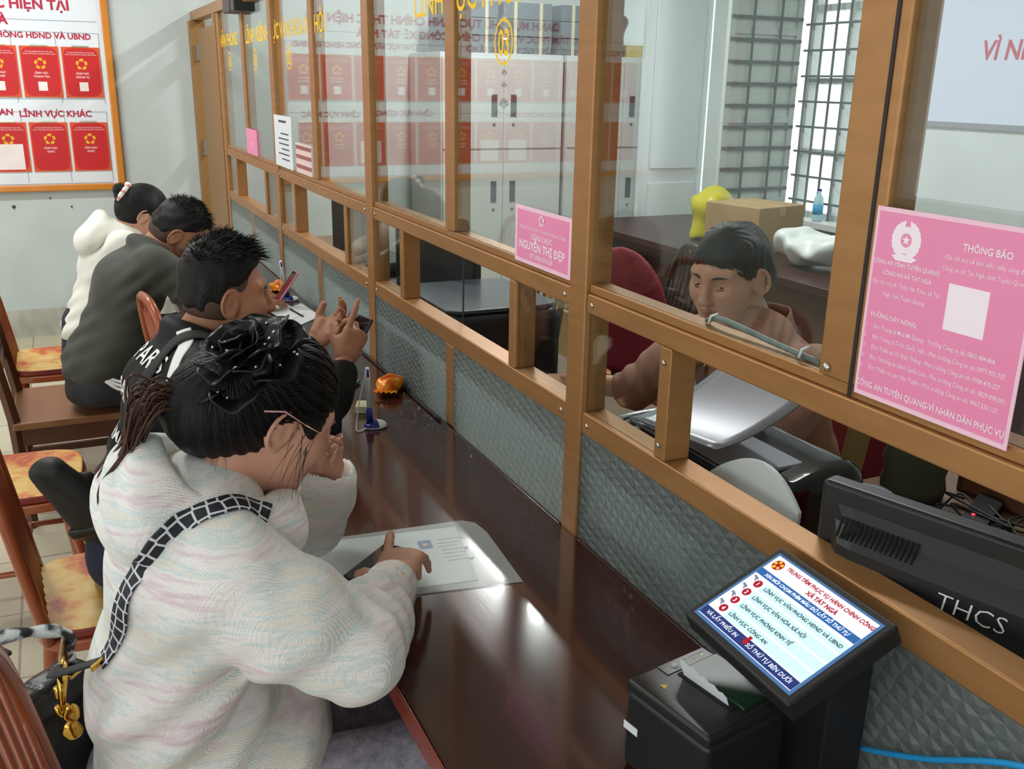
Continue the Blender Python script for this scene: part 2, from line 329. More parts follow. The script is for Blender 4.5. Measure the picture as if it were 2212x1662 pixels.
# ---------------------------------------------------------------- smooth bodies from blended distance fields
def spline(pts, n=6):
    P = [np.asarray(p, float) for p in pts]; P = [2 * P[0] - P[1]] + P + [2 * P[-1] - P[-2]]; out = []
    for i in range(1, len(P) - 2):
        for t in np.arange(n) / n:
            a, b, c, d = P[i - 1:i + 3]; out.append(.5 * (2 * b + (c - a) * t + (2 * a - 5 * b + 4 * c - d) * t * t + (3 * b - a - 3 * c + d) * t ** 3))
    return out + [P[-2]]
class Sdf:
    def __init__(s): s.p = []
    def _add(s, fn, lo, hi, k, op): s.p.append((fn, np.asarray(lo, float), np.asarray(hi, float), k, op)); return s
    def rc(s, a, b, ra, rb=None, k=.02, op='u'):
        rb = ra if rb is None else rb
        a, b = np.asarray(a, float), np.asarray(b, float); ab = b - a; L2 = ab @ ab + 1e-12
        def fn(P):
            t = np.clip(((P - a) @ ab) / L2, 0, 1); return np.linalg.norm(P - a - t[:, None] * ab, axis=1) - (ra + t * (rb - ra))
        r = max(ra, rb); return s._add(fn, np.minimum(a, b) - r, np.maximum(a, b) + r, k, op)
    def chain(s, pts, rs, k=.02, op='u'):
        for i in range(len(pts) - 1): s.rc(pts[i], pts[i + 1], rs[i], rs[i + 1], k, op)
        return s
    def el(s, c, r, ax=None, k=.02, op='u'):
        c, r = np.asarray(c, float), np.asarray(r, float); A = np.eye(3) if ax is None else np.array([N3(q) for q in ax])
        def fn(P):
            q = (P - c) @ A.T; k0 = np.linalg.norm(q / r, axis=1); k1 = np.linalg.norm(q / r ** 2, axis=1) + 1e-9; return k0 * (k0 - 1) / k1
        e = np.abs(A.T) @ r; return s._add(fn, c - e, c + e, k, op)
    def seg(s, a, b, wa, wb, side, k=.03, op='u'):
        """tapered tube of elliptical section: wa, wb = (half width along side, half depth) at a and b"""
        a, b = np.asarray(a, float), np.asarray(b, float); d = b - a; L = np.linalg.norm(d); d = d / L
        sd = np.asarray(side, float); sd = N3(sd - d * (sd @ d)); dp = np.cross(d, sd)
        def fn(P):
            q = P - a; h = q @ d; t = np.clip(h / L, 0, 1); w = wa[0] + t * (wb[0] - wa[0]); e = wa[1] + t * (wb[1] - wa[1])
            o = h - t * L; m = np.minimum(w, e)
            rr = np.stack(((q @ sd) / w, (q @ dp) / e, o / m), 1); k0 = np.linalg.norm(rr, axis=1)
            k1 = np.linalg.norm(rr / np.stack((w, e, m), 1), axis=1) + 1e-9; return k0 * (k0 - 1) / k1
        r = max(wa + wb); return s._add(fn, np.minimum(a, b) - r, np.maximum(a, b) + r, k, op)
    def bx(s, c, half, ax=None, rnd=.005, k=.01, op='u'):
        c, h = np.asarray(c, float), np.asarray(half, float) - rnd; A = np.eye(3) if ax is None else np.array([N3(q) for q in ax])
        def fn(P):
            q = np.abs((P - c) @ A.T) - h; return np.linalg.norm(np.maximum(q, 0), axis=1) + np.minimum(q.max(1), 0) - rnd
        e = np.abs(A.T) @ (h + rnd); return s._add(fn, c - e, c + e, k, op)
    def torus(s, c, R, r, ax, k=.02, op='u'):
        """ax = (X, Y, Z axes); R = (rx, ry)"""
        c = np.asarray(c, float); A = np.array([N3(q) for q in ax])
        def fn(P):
            q = (P - c) @ A.T; e = np.stack((q[:, 0] / R[0], q[:, 1] / R[1]), 1); n = np.linalg.norm(e, axis=1) + 1e-9
            rad = (n - 1) * np.linalg.norm(q[:, :2], axis=1) / n; return np.hypot(rad, q[:, 2]) - r
        e = np.abs(A.T) @ np.array([R[0] + r, R[1] + r, r]); return s._add(fn, c - e, c + e, k, op)
    def half(s, c, n, k=.004):
        """cut away everything on the side n points to"""
        c, n = np.asarray(c, float), N3(n); return s._add(lambda P: -((P - c) @ n), (-99,) * 3, (99,) * 3, k, 's')
    def disp(s, fn, lo=(-99,) * 3, hi=(99,) * 3): return s._add(fn, lo, hi, 0, 'd')
    def mesh(s, h):
        lo = np.min([p[1] for p in s.p if p[4] == 'u'], axis=0) - 3 * h - .012; hi = np.max([p[2] for p in s.p if p[4] == 'u'], axis=0) + 3 * h + .012
        n = np.ceil((hi - lo) / h).astype(int) + 1
        F = np.full(n, .3, np.float32); ax = [lo[i] + h * np.arange(n[i]) for i in range(3)]
        for fn, a, b, k, op in s.p:
            m = k + 2.5 * h + .004
            i0 = np.clip(np.floor((a - m - lo) / h).astype(int), 0, n); i1 = np.clip(np.ceil((b + m - lo) / h).astype(int) + 1, 0, n)
            if (i1 <= i0).any(): continue
            sl = tuple(slice(i0[q], i1[q]) for q in range(3)); G = F[sl]
            X, Y, Z = np.meshgrid(*[ax[q][sl[q]] for q in range(3)], indexing='ij')
            sel = (np.abs(G) < .05).ravel() if op == 'd' else np.ones(G.size, bool)
            P = np.stack((X.ravel(), Y.ravel(), Z.ravel()), 1)[sel]
            if not len(P): continue
            d = fn(P).astype(np.float32); g = G.ravel().copy(); gs = g[sel]
            if op == 'd': gs = gs + d
            elif op == 'u': hh = np.maximum(k - np.abs(gs - d), 0); gs = np.minimum(gs, d) - hh * hh / (4 * max(k, 1e-6))
            else: hh = np.maximum(k - np.abs(gs + d), 0); gs = np.maximum(gs, -d) + hh * hh / (4 * max(k, 1e-6))
            g[sel] = gs; F[sl] = g.reshape(G.shape)
        return nets(F, lo, h)
def nets(F, lo, h):
    S = F < 0; n = F.shape; c = [slice(0, -1), slice(1, None)]
    cnt = np.zeros([q - 1 for q in n], np.uint8)
    for i in (0, 1):
        for j in (0, 1):
            for k in (0, 1): cnt += S[c[i], c[j], c[k]]
    act = (cnt > 0) & (cnt < 8); idx = -np.ones(act.shape, np.int64); I = np.argwhere(act); idx[act] = np.arange(len(I))
    acc = np.zeros((len(I), 3)); w = np.zeros(len(I))
    cor = [(i, j, k) for i in (0, 1) for j in (0, 1) for k in (0, 1)]
    val = {q: F[I[:, 0] + q[0], I[:, 1] + q[1], I[:, 2] + q[2]] for q in cor}
    for a in cor:
        for d in range(3):
            if a[d] == 0:
                b = list(a); b[d] = 1; b = tuple(b); va, vb = val[a], val[b]; x = (va < 0) != (vb < 0)
                t = np.where(x, va / np.where(x, va - vb, 1), 0); p = np.array(a, float)[None] + t[:, None] * (np.array(b) - np.array(a))[None]
                acc[x] += p[x]; w[x] += 1
    verts = lo + h * (I + acc / w[:, None]); faces = []
    for d in range(3):
        e, f = (d + 1) % 3, (d + 2) % 3
        s0 = [slice(None)] * 3; s1 = [slice(None)] * 3; s0[d] = slice(0, -1); s1[d] = slice(1, None)
        ch = S[tuple(s0)] != S[tuple(s1)]; E = np.argwhere(ch); E = E[(E[:, e] > 0) & (E[:, f] > 0) & (E[:, e] < n[e] - 1) & (E[:, f] < n[f] - 1)]
        ins = S[tuple(E.T)]
        def cell(de, df): q = E.copy(); q[:, e] += de; q[:, f] += df; return idx[tuple(q.T)]
        Q = np.stack((cell(-1, -1), cell(0, -1), cell(0, 0), cell(-1, 0)), 1); Q[~ins] = Q[~ins][:, ::-1]; faces.append(Q)
    return verts, np.concatenate(faces)
def skinmesh(name, parts, m, parent=None, matfn=None, attr=None, smooth_it=2, keep_world=True):
    """parts: list of (verts, quads) joined as one mesh object; matfn(face centres) -> material index; attr(verts) -> flow coordinates"""
    vs, fs, n = [], [], 0
    for v, f in parts: vs.append(v); fs.append(f + n); n += len(v)
    v = np.concatenate(vs); f = np.concatenate(fs)
    for _ in range(smooth_it):      # light Laplacian
        acc = np.zeros_like(v); w = np.zeros(len(v))
        for i in range(4):
            np.add.at(acc, f[:, i], v[f[:, (i + 1) % 4]] + v[f[:, i - 1]]); np.add.at(w, f[:, i], 2)
        v = v * .5 + .5 * acc / np.maximum(w, 1)[:, None]
    me = bpy.data.meshes.new(name); o = bpy.data.objects.new(name, me); COL.objects.link(o)
    fc = v[f].mean(1) if matfn else None; fl = attr(v) if attr else None
    if parent is not None:
        o.parent = parent; r = parent
        while r is not None: v = v - np.array(r.location); r = r.parent
    else: c = (v.min(0) + v.max(0)) / 2; c[2] = v[:, 2].min(); o.location = c; v = v - c
    me.vertices.add(len(v)); me.vertices.foreach_set('co', v.ravel()); me.loops.add(f.size); me.loops.foreach_set('vertex_index', f.ravel().astype(np.int32))
    me.polygons.add(len(f)); me.polygons.foreach_set('loop_start', np.arange(0, f.size, 4, dtype=np.int32))
    me.update(calc_edges=True); me.polygons.foreach_set('use_smooth', [True] * len(f))
    for q in (m if isinstance(m, (list, tuple)) else [m]): me.materials.append(q)
    if matfn: me.polygons.foreach_set('material_index', matfn(fc).astype(np.int32))
    if fl is not None: a = me.attributes.new('flow', 'FLOAT_VECTOR', 'POINT'); a.data.foreach_set('vector', np.asarray(fl, float).ravel())
    me.validate(); me.update(); return o
def fold_noise(seed, sc, amp, strt=(1, 1, 1)):
    """soft wandering folds: sum of a few sine waves in random directions"""
    g = np.random.default_rng(seed); D = g.normal(size=(6, 3)); D /= np.linalg.norm(D, axis=1)[:, None]; D = D * np.asarray(strt) * sc * g.uniform(.6, 1.5, (6, 1)); ph = g.uniform(0, 6.28, 6)
    return lambda P: amp * np.sin(P @ D.T + ph + .8 * np.sin((P @ D[::-1].T) * .6)).mean(1) * 2
def hair_mat(name, c1, c2, rough=.38, sc=60):
    m = bpy.data.materials.new(name); m.use_nodes = True; nt = m.node_tree; L = nt.links.new; b = nt.nodes['Principled BSDF']
    at = nt.nodes.new('ShaderNodeAttribute'); at.attribute_name = 'flow'; n = nt.nodes.new('ShaderNodeTexNoise'); n.inputs['Scale'].default_value = sc; n.inputs['Detail'].default_value = 4
    L(at.outputs['Vector'], n.inputs['Vector']); r = nt.nodes.new('ShaderNodeValToRGB'); r.color_ramp.elements[0].position = .35; r.color_ramp.elements[1].position = .68
    r.color_ramp.elements[0].color = (*c1, 1); r.color_ramp.elements[1].color = (*c2, 1); L(n.outputs[0], r.inputs[0]); L(r.outputs[0], b.inputs['Base Color'])
    bp = nt.nodes.new('ShaderNodeBump'); bp.inputs['Strength'].default_value = .7; bp.inputs['Distance'].default_value = .004; L(n.outputs[0], bp.inputs['Height']); L(bp.outputs[0], b.inputs['Normal'])
    b.inputs['Roughness'].default_value = rough; b.inputs['Specular IOR Level'].default_value = .22
    return m
HAIR = hair_mat('black_hair', (.003, .0026, .0026), (.012, .010, .010))
SKIN = mat('tan_skin', srgb(206, 158, 132), .48, sub=.12, noise=(srgb(198, 144, 120), 22, .3, (1, 1, 1)))
SKINB = mat('brown_skin', srgb(176, 124, 94), .5, sub=.1, noise=(srgb(160, 108, 82), 22, .3, (1, 1, 1)))
LIP = mat('lips', srgb(164, 106, 94), .45)
EYEW = mat('eye_white', srgb(225, 220, 214), .2); IRIS = mat('dark_iris', (.012, .007, .005), .1); BROW = mat('eyebrow_hair', (.012, .009, .008), .6)
class Head:
    def __init__(s, c, f, u=None, sc=1.0, roll=0.0):
        s.c = np.asarray(c, float); s.f = N3(f); l = N3(np.cross((0, 0, 1) if u is None else u, s.f)); up = np.cross(s.f, l)
        s.l = l * math.cos(roll) + up * math.sin(roll); s.u = np.cross(s.f, s.l); s.k = sc; s.ax = (s.f, s.l, s.u)
    def w(s, x, y, z): return s.c + s.k * (x * s.f + y * s.l + z * s.u)
    def loc(s, P): q = (P - s.c) / s.k; return np.stack((q @ s.f, q @ s.l, q @ s.u), 1)
    def build(s, S, wide=1.0, jaw=1.0):
        k, w, ax = s.k, s.w, s.ax; e = lambda c, r, kk=.015, op='u': S.el(w(*c), np.array(r) * k, ax, kk * k, op)
        e((-.008, 0, .03), (.094, .076 * wide, .088)); e((.03, 0, -.035), (.06, .06 * wide, .075), .04)
        e((.045, 0, -.075), (.042, .045 * wide * jaw, .035), .03); e((.074, 0, -.094), (.02, .024, .017), .025)
        for sy in (1, -1):
            e((.055, sy * .04, -.022), (.032, .026, .03), .03)                      # cheek
            S.rc(w(.083, sy * .012, .03), w(.07, sy * .05, .03), .009 * k, .007 * k, .022 * k)      # brow ridge
            S.el(w(.098, sy * .033, .005), np.array((.017, .021, .013)) * k, ax, .012 * k, 's')   # socket
            e((.0715, sy * .033, .006), (.0142, .0155, .0135), .004); S.el(w(.0885, sy * .0335, .0035), np.array((.0075, .0125, .0036)) * k, ax, .003 * k, 's')
            S.rc(w(.0835, sy * .02, .0095), w(.0775, sy * .046, .008), .0032 * k, .003 * k, .004 * k)  # upper lid
            e((.098, sy * .0115, -.034), (.01, .0085, .008), .008)                     # nostril wing
            e((-.006, sy * .077 * wide, -.006), (.022, .0085, .034), .006)            # ear
            S.torus(w(-.005, sy * .083 * wide, -.004), (.019 * k, .031 * k), .0046 * k, (s.f - .2 * s.u, s.u + .2 * s.f, s.l * sy + .45 * s.f), .004 * k)
            S.el(w(.004, sy * .087 * wide, -.006), np.array((.008, .006, .014)) * k, ax, .004 * k, 's')
            e((-.004, sy * .079 * wide, -.034), (.009, .006, .009), .008)            # lobe
        S.rc(w(.088, 0, .018), w(.112, 0, -.03), .0085 * k, .0118 * k, .014 * k)
        e((.0925, 0, -.0585), (.0085, .023, .0052), .007); e((.0905, 0, -.0695), (.009, .02, .006), .007)
        return s
    def skinmat(s, S0=0):
        def fn(P):
            q = s.loc(P); return ((q[:, 0] > .078) & (np.abs(q[:, 1]) < .0235) & (q[:, 2] < -.054) & (q[:, 2] > -.0745)).astype(int)
        return fn
    def eyes(s, parent, brows=True, gaze=(1, 0, -.15), lids=True):
        for sy in (1, -1):
            mb = MB(); c = s.w(.0715, sy * .033, .004); g = N3(gaze[0] * s.f + gaze[1] * s.l + gaze[2] * s.u); r = .0128 * s.k
            prof = [(r * math.sin(t), -r * math.cos(t)) for t in np.linspace(.05, PI - .05, 12)]
            mb.lathe(c, prof, 16, 0, axis=g)
            mb.lathe(c + g * r * .86, [(.0062 * s.k, 0), (.0055 * s.k, .0016 * s.k), (.003 * s.k, .0024 * s.k)], 14, 1, axis=g)
            mb.build('eye', [EYEW, IRIS], parent, smooth=True)
            if brows:
                MB().tube([s.w(.0935, sy * .014, .0235), s.w(.0915, sy * .03, .028), s.w(.08, sy * .05, .026)], [.0028 * s.k, .0032 * s.k, .0012 * s.k], 6).build('eyebrow', BROW, parent, smooth=True)
def hand(S, wrist, d, n, side, bends, spread=.10, k=1.0, thumb=((.5, .8, -.25), (.85, .35, -.3)), curl_thumb=None):
    """d: wrist to knuckles, n: back of the hand, side: towards the thumb; bends: 4 x (three joint angles) from index to little finger"""
    d = N3(d); n = N3(np.asarray(n, float) - d * (np.asarray(n) @ d)); sd = np.cross(n, d); sd = sd if sd @ np.asarray(side, float) > 0 else -sd
    w = np.asarray(wrist, float); L = lambda x, y, z: w + k * (x * d + y * sd + z * n)
    S.seg(L(-.03, 0, 0), L(.02, 0, 0), (.027 * k, .02 * k), (.032 * k, .016 * k), sd, .02 * k)
    S.seg(L(.02, 0, 0), L(.078, .0, .002), (.032 * k, .0155 * k), (.0385 * k, .0125 * k), sd, .02 * k)
    S.rc(L(.015, .02, -.008), L(.045, .036, -.01), .016 * k, .0125 * k, .016 * k)
    lens = ((.044, .026, .02), (.048, .03, .022), (.045, .028, .021), (.035, .021, .019)); ys = (.028, .0095, -.0095, -.027); xs = (.085, .088, .084, .077)
    for i in range(4):
        p = L(xs[i] - .012, ys[i], .002); a = 0.0; r = (.0093, .0095, .009, .0078)[i] * k; sp = spread * (1.4 - i) * .6
        S.rc(L(.05, ys[i] * .8, .002), p, .0105 * k, r * 1.12, .012 * k)
        for j in range(3):
            a += bends[i][j]; v = N3((d * math.cos(sp) + sd * math.sin(sp)) * math.cos(a) - n * math.sin(a))
            q = p + v * lens[i][j] * k; S.rc(p, q, r, r * (.93 if j < 2 else .8), .004 * k); p = q; r *= .93 if j < 2 else 1
    p = L(.026, .034, -.01); r = .0118 * k
    for (a, b, c), ln in zip(thumb, (.036, .03)):
        v = N3(a * d + b * sd + c * n); q = p + v * ln * k; S.rc(p, q, r, r * .9, .006 * k); p = q; r *= .9
    return S
def hair_sheet(Hd, hair, tie, name, m, parent, n=260, r=.0011, seed=3, front=(.082, .07), temple=.02, nape=-.06, c=(-.014, 0, .036), rad=(.103, .086, .1), lift=.0006, span=2.7):
    """combed locks that run over the hair from the hairline to where it is tied"""
    bv = BVHTree.FromPolygons([v.co + hair.location + parent.location for v in hair.data.vertices], [tuple(p.vertices) for p in hair.data.polygons])
    g = np.random.default_rng(seed); mb = MB(); o = Hd.w(*c); q = np.array(rad) * Hd.k
    def dirn(P): v = P - o; return N3(np.array((v @ Hd.f, v @ Hd.l, v @ Hd.u)) / q)
    d1 = dirn(np.asarray(tie, float))
    for i in range(n):
        t = g.uniform(-span, span); s = abs(t) / PI; z = np.interp(s, (0, .25, .5, .75, 1), (front[1], front[1] * .8, temple, temple * .2 + nape * .6, nape)); x = np.interp(s, (0, .25, .5, .75, 1), (front[0], front[0] * .75, .025, -.06, -.095)); y = math.copysign(math.sin(min(abs(t), PI)) * .08, t)
        d0 = dirn(Hd.w(x, y, z) + g.normal(size=3) * .006); a = math.acos(np.clip(d0 @ d1, -1, 1)); u1 = g.uniform(.75, 1.0); P = []
        for u in np.linspace(0, u1, 11):
            d = (math.sin((1 - u) * a) * d0 + math.sin(u * a) * d1) / max(math.sin(a), 1e-3); w_ = d * q * 1.15; p = o + w_[0] * Hd.f + w_[1] * Hd.l + w_[2] * Hd.u; h, nn, _, _ = bv.find_nearest(Vector(p)); P.append(np.array(h) + np.array(nn) * lift)
        rr = r * g.uniform(.7, 1.4); mb.tube(P, [rr * .35] + [rr] * 9 + [rr * .3], 4, cap=False)
    return mb.build(name, m, parent, smooth=True)
def strands(name, roots, dirs, lens, m, parent, r=.0008, curl=.0, grav=.3, segs=4, seed=1):
    """many single tapering hairs as one mesh"""
    g = np.random.default_rng(seed); mb = MB()
    for p, d, L in zip(roots, dirs, lens):
        p = np.asarray(p, float); d = N3(d); pts = [p]
        for i in range(segs):
            d = N3(d + np.array((0, 0, -grav)) / segs + g.normal(size=3) * curl); p = p + d * L / segs; pts.append(p)
        mb.tube(pts, [r * (1 - .85 * i / segs) for i in range(segs + 1)], 3, cap=False)
    return mb.build(name, m, parent, smooth=True)
# ---------------------------------------------------------------- the woman in the pastel fleece hoodie
def pastel():
    m = mat('pastel_melange_fleece', srgb(238, 230, 226), .85, sheen=.15); nt = m.node_tree; L = nt.links.new; b = nt.nodes['Principled BSDF']
    tc = nt.nodes.new('ShaderNodeTexCoord'); mp = nt.nodes.new('ShaderNodeMapping'); mp.inputs['Scale'].default_value = (2.0, 2.2, 15); mp.inputs['Rotation'].default_value = (.5, -.2, 0)
    n = nt.nodes.new('ShaderNodeTexNoise'); n.inputs['Scale'].default_value = 2.6; n.inputs['Detail'].default_value = 6; n.inputs['Roughness'].default_value = .62
    L(tc.outputs['Object'], mp.inputs[0]); L(mp.outputs[0], n.inputs['Vector'])
    r = nt.nodes.new('ShaderNodeValToRGB'); cs = [(.27, (208, 190, 202)), (.37, (231, 214, 220)), (.43, (242, 236, 235)), (.48, (243, 240, 238)), (.53, (214, 227, 227)), (.57, (238, 234, 226)), (.62, (236, 233, 222)), (.68, (231, 216, 218)), (.77, (212, 200, 206))]
    el = r.color_ramp.elements
    while len(el) < len(cs): el.new(.5)
    for e, (p, c) in zip(el, cs): e.position = p; e.color = (*srgb(*c), 1)
    L(n.outputs[0], r.inputs[0]); L(r.outputs[0], b.inputs['Base Color'])
    n2 = nt.nodes.new('ShaderNodeTexNoise'); n2.inputs['Scale'].default_value = 380; n2.inputs['Detail'].default_value = 2
    w = nt.nodes.new('ShaderNodeTexWave'); w.inputs['Scale'].default_value = 95; w.inputs['Distortion'].default_value = 2; L(tc.outputs['Object'], w.inputs['Vector'])
    L(tc.outputs['Object'], n2.inputs['Vector'])
    ad = nt.nodes.new('ShaderNodeMath'); ad.operation = 'MULTIPLY_ADD'; ad.inputs[1].default_value = .35; L(w.outputs[1], ad.inputs[0]); L(n2.outputs[0], ad.inputs[2])
    bp = nt.nodes.new('ShaderNodeBump'); bp.inputs['Strength'].default_value = .55; bp.inputs['Distance'].default_value = .003; L(ad.outputs[0], bp.inputs['Height']); L(bp.outputs[0], b.inputs['Normal'])
    return m
FLEECE = pastel()
H = Head((1.478, .662, 1.19), (.08, -.86, -.50), sc=1.03)
S = Sdf(); H.build(S, .98, .95)
S.rc(H.w(-.03, 0, -.04), (1.468, .76, 1.06), .05, .056, .03)
wh = S.mesh(.0032)
S = Sdf()        # hidden trunk and arms under the clothes, down to the feet
S.seg((1.468, .765, 1.0), (1.46, .80, .95), (.12, .06), (.145, .08), (1, 0, 0), .04).seg((1.46, .80, .95), (1.45, .86, .64), (.14, .08), (.13, .085), (1, 0, 0), .04)
S.chain([(1.32, .76, 1.01), (1.25, .6, .86), (1.445, .468, .866)], [.045, .036, .025]); S.chain([(1.62, .74, 1.0), (1.735, .55, .845), (1.645, .535, 1.0)], [.045, .036, .026])
for x0, x1 in ((1.35, 1.31), (1.53, 1.54)): S.chain([(x0, .87, .565), (x1, .47, .565), (x1, .5, .09)], [.07, .052, .036]); S.rc((x1, .5, .06), (x1, .36, .035), .035, .03)
wt = S.mesh(.009)
S = Sdf()
hand(S, (1.445, .468, .868), (.87, -.49, -.03), (-.05, .1, 1), (.5, .8, 0), ((-.12, .12, .1), (.45, .55, .3), (.5, .6, .35), (.42, .5, .3)), .16, 1.06, ((.5, .82, -.2), (.75, .5, -.4)))
wr = S.mesh(.0024)
S = Sdf()
hand(S, (1.642, .536, 1.0), (-.25, .12, .95), (.75, -.4, .1), (0, 1, .1), ((.9, 1.2, .8), (1.0, 1.2, .8), (1.0, 1.2, .8), (1.0, 1.2, .8)), .06, .97)
wl = S.mesh(.0028)
WOMAN = skinmesh('person', [wh, wt, wr, wl], [SKIN, LIP], matfn=H.skinmat())
tag(WOMAN, 'woman in pastel fleece hoodie bending over a phone, black flower in her hair', 'person', 'people seated at the counter')
H.eyes(WOMAN)
S = Sdf()
XA = (1, 0, 0)
S.seg((1.468, .775, 1.05), (1.465, .80, .96), (.165, .085), (.205, .115), XA, .05).seg((1.465, .80, .96), (1.46, .855, .76), (.2, .118), (.18, .118), XA, .06)
S.seg((1.46, .855, .76), (1.455, .865, .60), (.18, .118), (.185, .12), XA, .05)
S.seg((1.44, .80, .66), (1.40, .66, .645), (.19, .08), (.17, .055), XA, .06)
S.chain([(1.315, .765, 1.0), (1.275, .69, .93), (1.252, .6, .862)], [.083, .08, .071], .05)
S.chain([(1.252, .6, .862), (1.33, .545, .86), (1.412, .49, .866)], [.07, .063, .047], .03)
S.chain([(1.625, .745, 1.0), (1.69, .65, .92), (1.735, .55, .862)], [.082, .075, .066], .05)
S.chain([(1.735, .55, .862), (1.70, .535, .93), (1.655, .533, .985)], [.064, .062, .057], .03)
S.rc((1.655, .533, .985), (1.642, .532, 1.03), .043, .043, .004, 's').rc((1.415, .488, .866), (1.5, .43, .866), .038, .05, .004, 's')
def elbow_folds(c, ax, amp, wl, R):
    c = np.asarray(c, float); ax = N3(ax)
    return lambda P: amp * np.sin(((P - c) @ ax) * 2 * PI / wl + 9 * ((P - c) @ np.roll(ax, 1))) * np.exp(-((P - c) ** 2).sum(1) / R ** 2)
S.disp(fold_noise(3, 22, .0045)).disp(fold_noise(8, 50, .0022)).disp(elbow_folds((1.31, .56, .9), (.8, -.4, -.2), .008, .05, .1)).disp(elbow_folds((1.35, .74, .84), (.3, .5, .8), .012, .075, .15)).disp(elbow_folds((1.3, .82, .7), (.1, .5, .85), .012, .08, .16))
sw = S.mesh(.0055)
SWEAT = skinmesh('sweater', [sw], FLEECE, WOMAN)
S = Sdf()
S.torus((1.468, .752, 1.072), (.105, .1), .036, ((1, 0, 0), (0, .93, .36), (0, -.36, .93)), .03)
S.el((1.462, .868, 1.075), (.135, .07, .085), ((1, 0, 0), (0, .9, .3), (0, -.3, .9)), .05)
S.rc((1.40, .845, 1.13), (1.475, .853, 1.14), .022, .024, .04).rc((1.475, .853, 1.14), (1.56, .83, 1.12), .024, .022, .04)
S.chain([(1.355, .745, 1.04), (1.395, .672, 1.012), (1.45, .64, .975)], [.034, .027, .02], .04)
S.el((1.466, .785, 1.13), (.088, .055, .075), ((1, 0, 0), (0, .9, .3), (0, -.3, .9)), .02, 's')
S.rc((1.468, .76, 1.05), H.w(-.02, 0, -.05), .05, .058, .01, 's')
S.disp(fold_noise(5, 26, .005)).disp(elbow_folds((1.42, .87, 1.08), (.5, .3, -.7), .006, .05, .1))
HOOD = skinmesh('hood', [S.mesh(.0045)], FLEECE, WOMAN)
S = Sdf()
for x0, x1 in ((1.35, 1.30), (1.53, 1.55)): S.chain([(x0, .88, .565), (x1, .47, .575), (x1, .52, .14)], [.1, .08, .062], .03)
S.el((1.45, .88, .555), (.18, .12, .09), k=.05).bx((1.35, .83, .3), (.5, .25, .168), None, .005, .01, 's').disp(fold_noise(6, 25, .004))
skinmesh('trousers', [S.mesh(.009)], mat('lilac_fuzzy_trousers', srgb(165, 158, 170), .9, noise=(srgb(120, 116, 132), 60, .2, (1, 1, 1)), bump=(200, .5, .003, (1, 1, 1))), WOMAN)
for x in (1.30, 1.55):
    S = Sdf(); S.rc((x, .5, .05), (x, .36, .04), .045, .04); S.half((x, .4, .004), (0, 0, -1)); skinmesh('shoe', [S.mesh(.007)], mat('white_shoe', srgb(220, 218, 214), .5), WOMAN)
# hair: smooth cap swept to the back of the crown, loose tail over the hood
S = Sdf(); w = H.w
S.el(w(-.014, 0, .036), np.array((.103, .086, .1)) * H.k, H.ax).el(w(-.07, 0, -.005), np.array((.075, .074, .085)) * H.k, H.ax, .05)
S.el(w(-.095, 0, -.03), np.array((.06, .055, .06)) * H.k, H.ax, .05)
S.rc(w(.035, .074, .02), w(.035, .066, -.05), .011, .008, .03).rc(w(.04, -.072, .02), w(.032, -.066, -.045), .012, .007, .03)
S.el(w(.085, 0, -.03), np.array((.055, .085, .075)) * H.k, H.ax, .012, 's')
for sy in (-1, 1): S.el(w(.02, sy * .085, -.05), np.array((.04, .03, .068)) * H.k, H.ax, .012, 's')
S.el(w(.0, 0, -.12), np.array((.07, .07, .07)) * H.k, H.ax, .02, 's')
BUN = np.array((1.447, .693, 1.276))
def flow_to(c, axis, ang=14., rad=3.):
    c = np.asarray(c, float); a, b, d = frame(axis)
    def fn(P):
        q = P - c; t = np.arctan2(q @ b, q @ a); return np.stack((np.cos(t) * ang / 10, np.sin(t) * ang / 10, np.linalg.norm(q, axis=1) * rad), 1)
    return fn
axb = N3((-.25, .42, .86))
fl = flow_to(BUN, axb, 14, .35)
_t = [fold_noise(1, 1, 1)]
S.disp(lambda P: .0016 * np.sin(np.arctan2((P - BUN) @ frame(axb)[1], (P - BUN) @ frame(axb)[0]) * 34 + 4 * np.sin((P - BUN) @ H.f * 30)))
WH = skinmesh('hair', [S.mesh(.0035)], HAIR, WOMAN, attr=fl, smooth_it=1)
hair_sheet(H, WH, BUN, 'combed_locks', HAIR, WOMAN, 300, .0012, 3)
HBR = hair_mat('brown_hair_ends', (.035, .014, .009), (.10, .045, .03), .4, 60)
g = np.random.default_rng(4); mb = MB()
for i in range(110):      # the tail that falls over the hood
    o = g.normal(size=3) * .011; q = g.uniform(-1, 1)
    p0 = w(-.14, 0, -.03) + o * .8; p1 = p0 + np.array((q * .01, .042, .006)) + o * .4; p2 = np.array((1.46 + q * .022, .882 + .012 * g.uniform(-1, .6), 1.158 + .008 * g.normal())) + o * .3
    p3 = p2 + np.array((.005 + q * .01, .03 + .005 * g.normal(), -.05)); p4 = p3 + np.array((.0 + q * .008, .006, -.05 + .02 * g.normal()))
    mb.tube(spline([p0, p1, p2, p3, p4], 4), [.0022] * 12 + [.0018, .0014, .001, .0007, .0004], 4, cap=False)
mb.build('hair_tail', HBR, WOMAN, smooth=True)
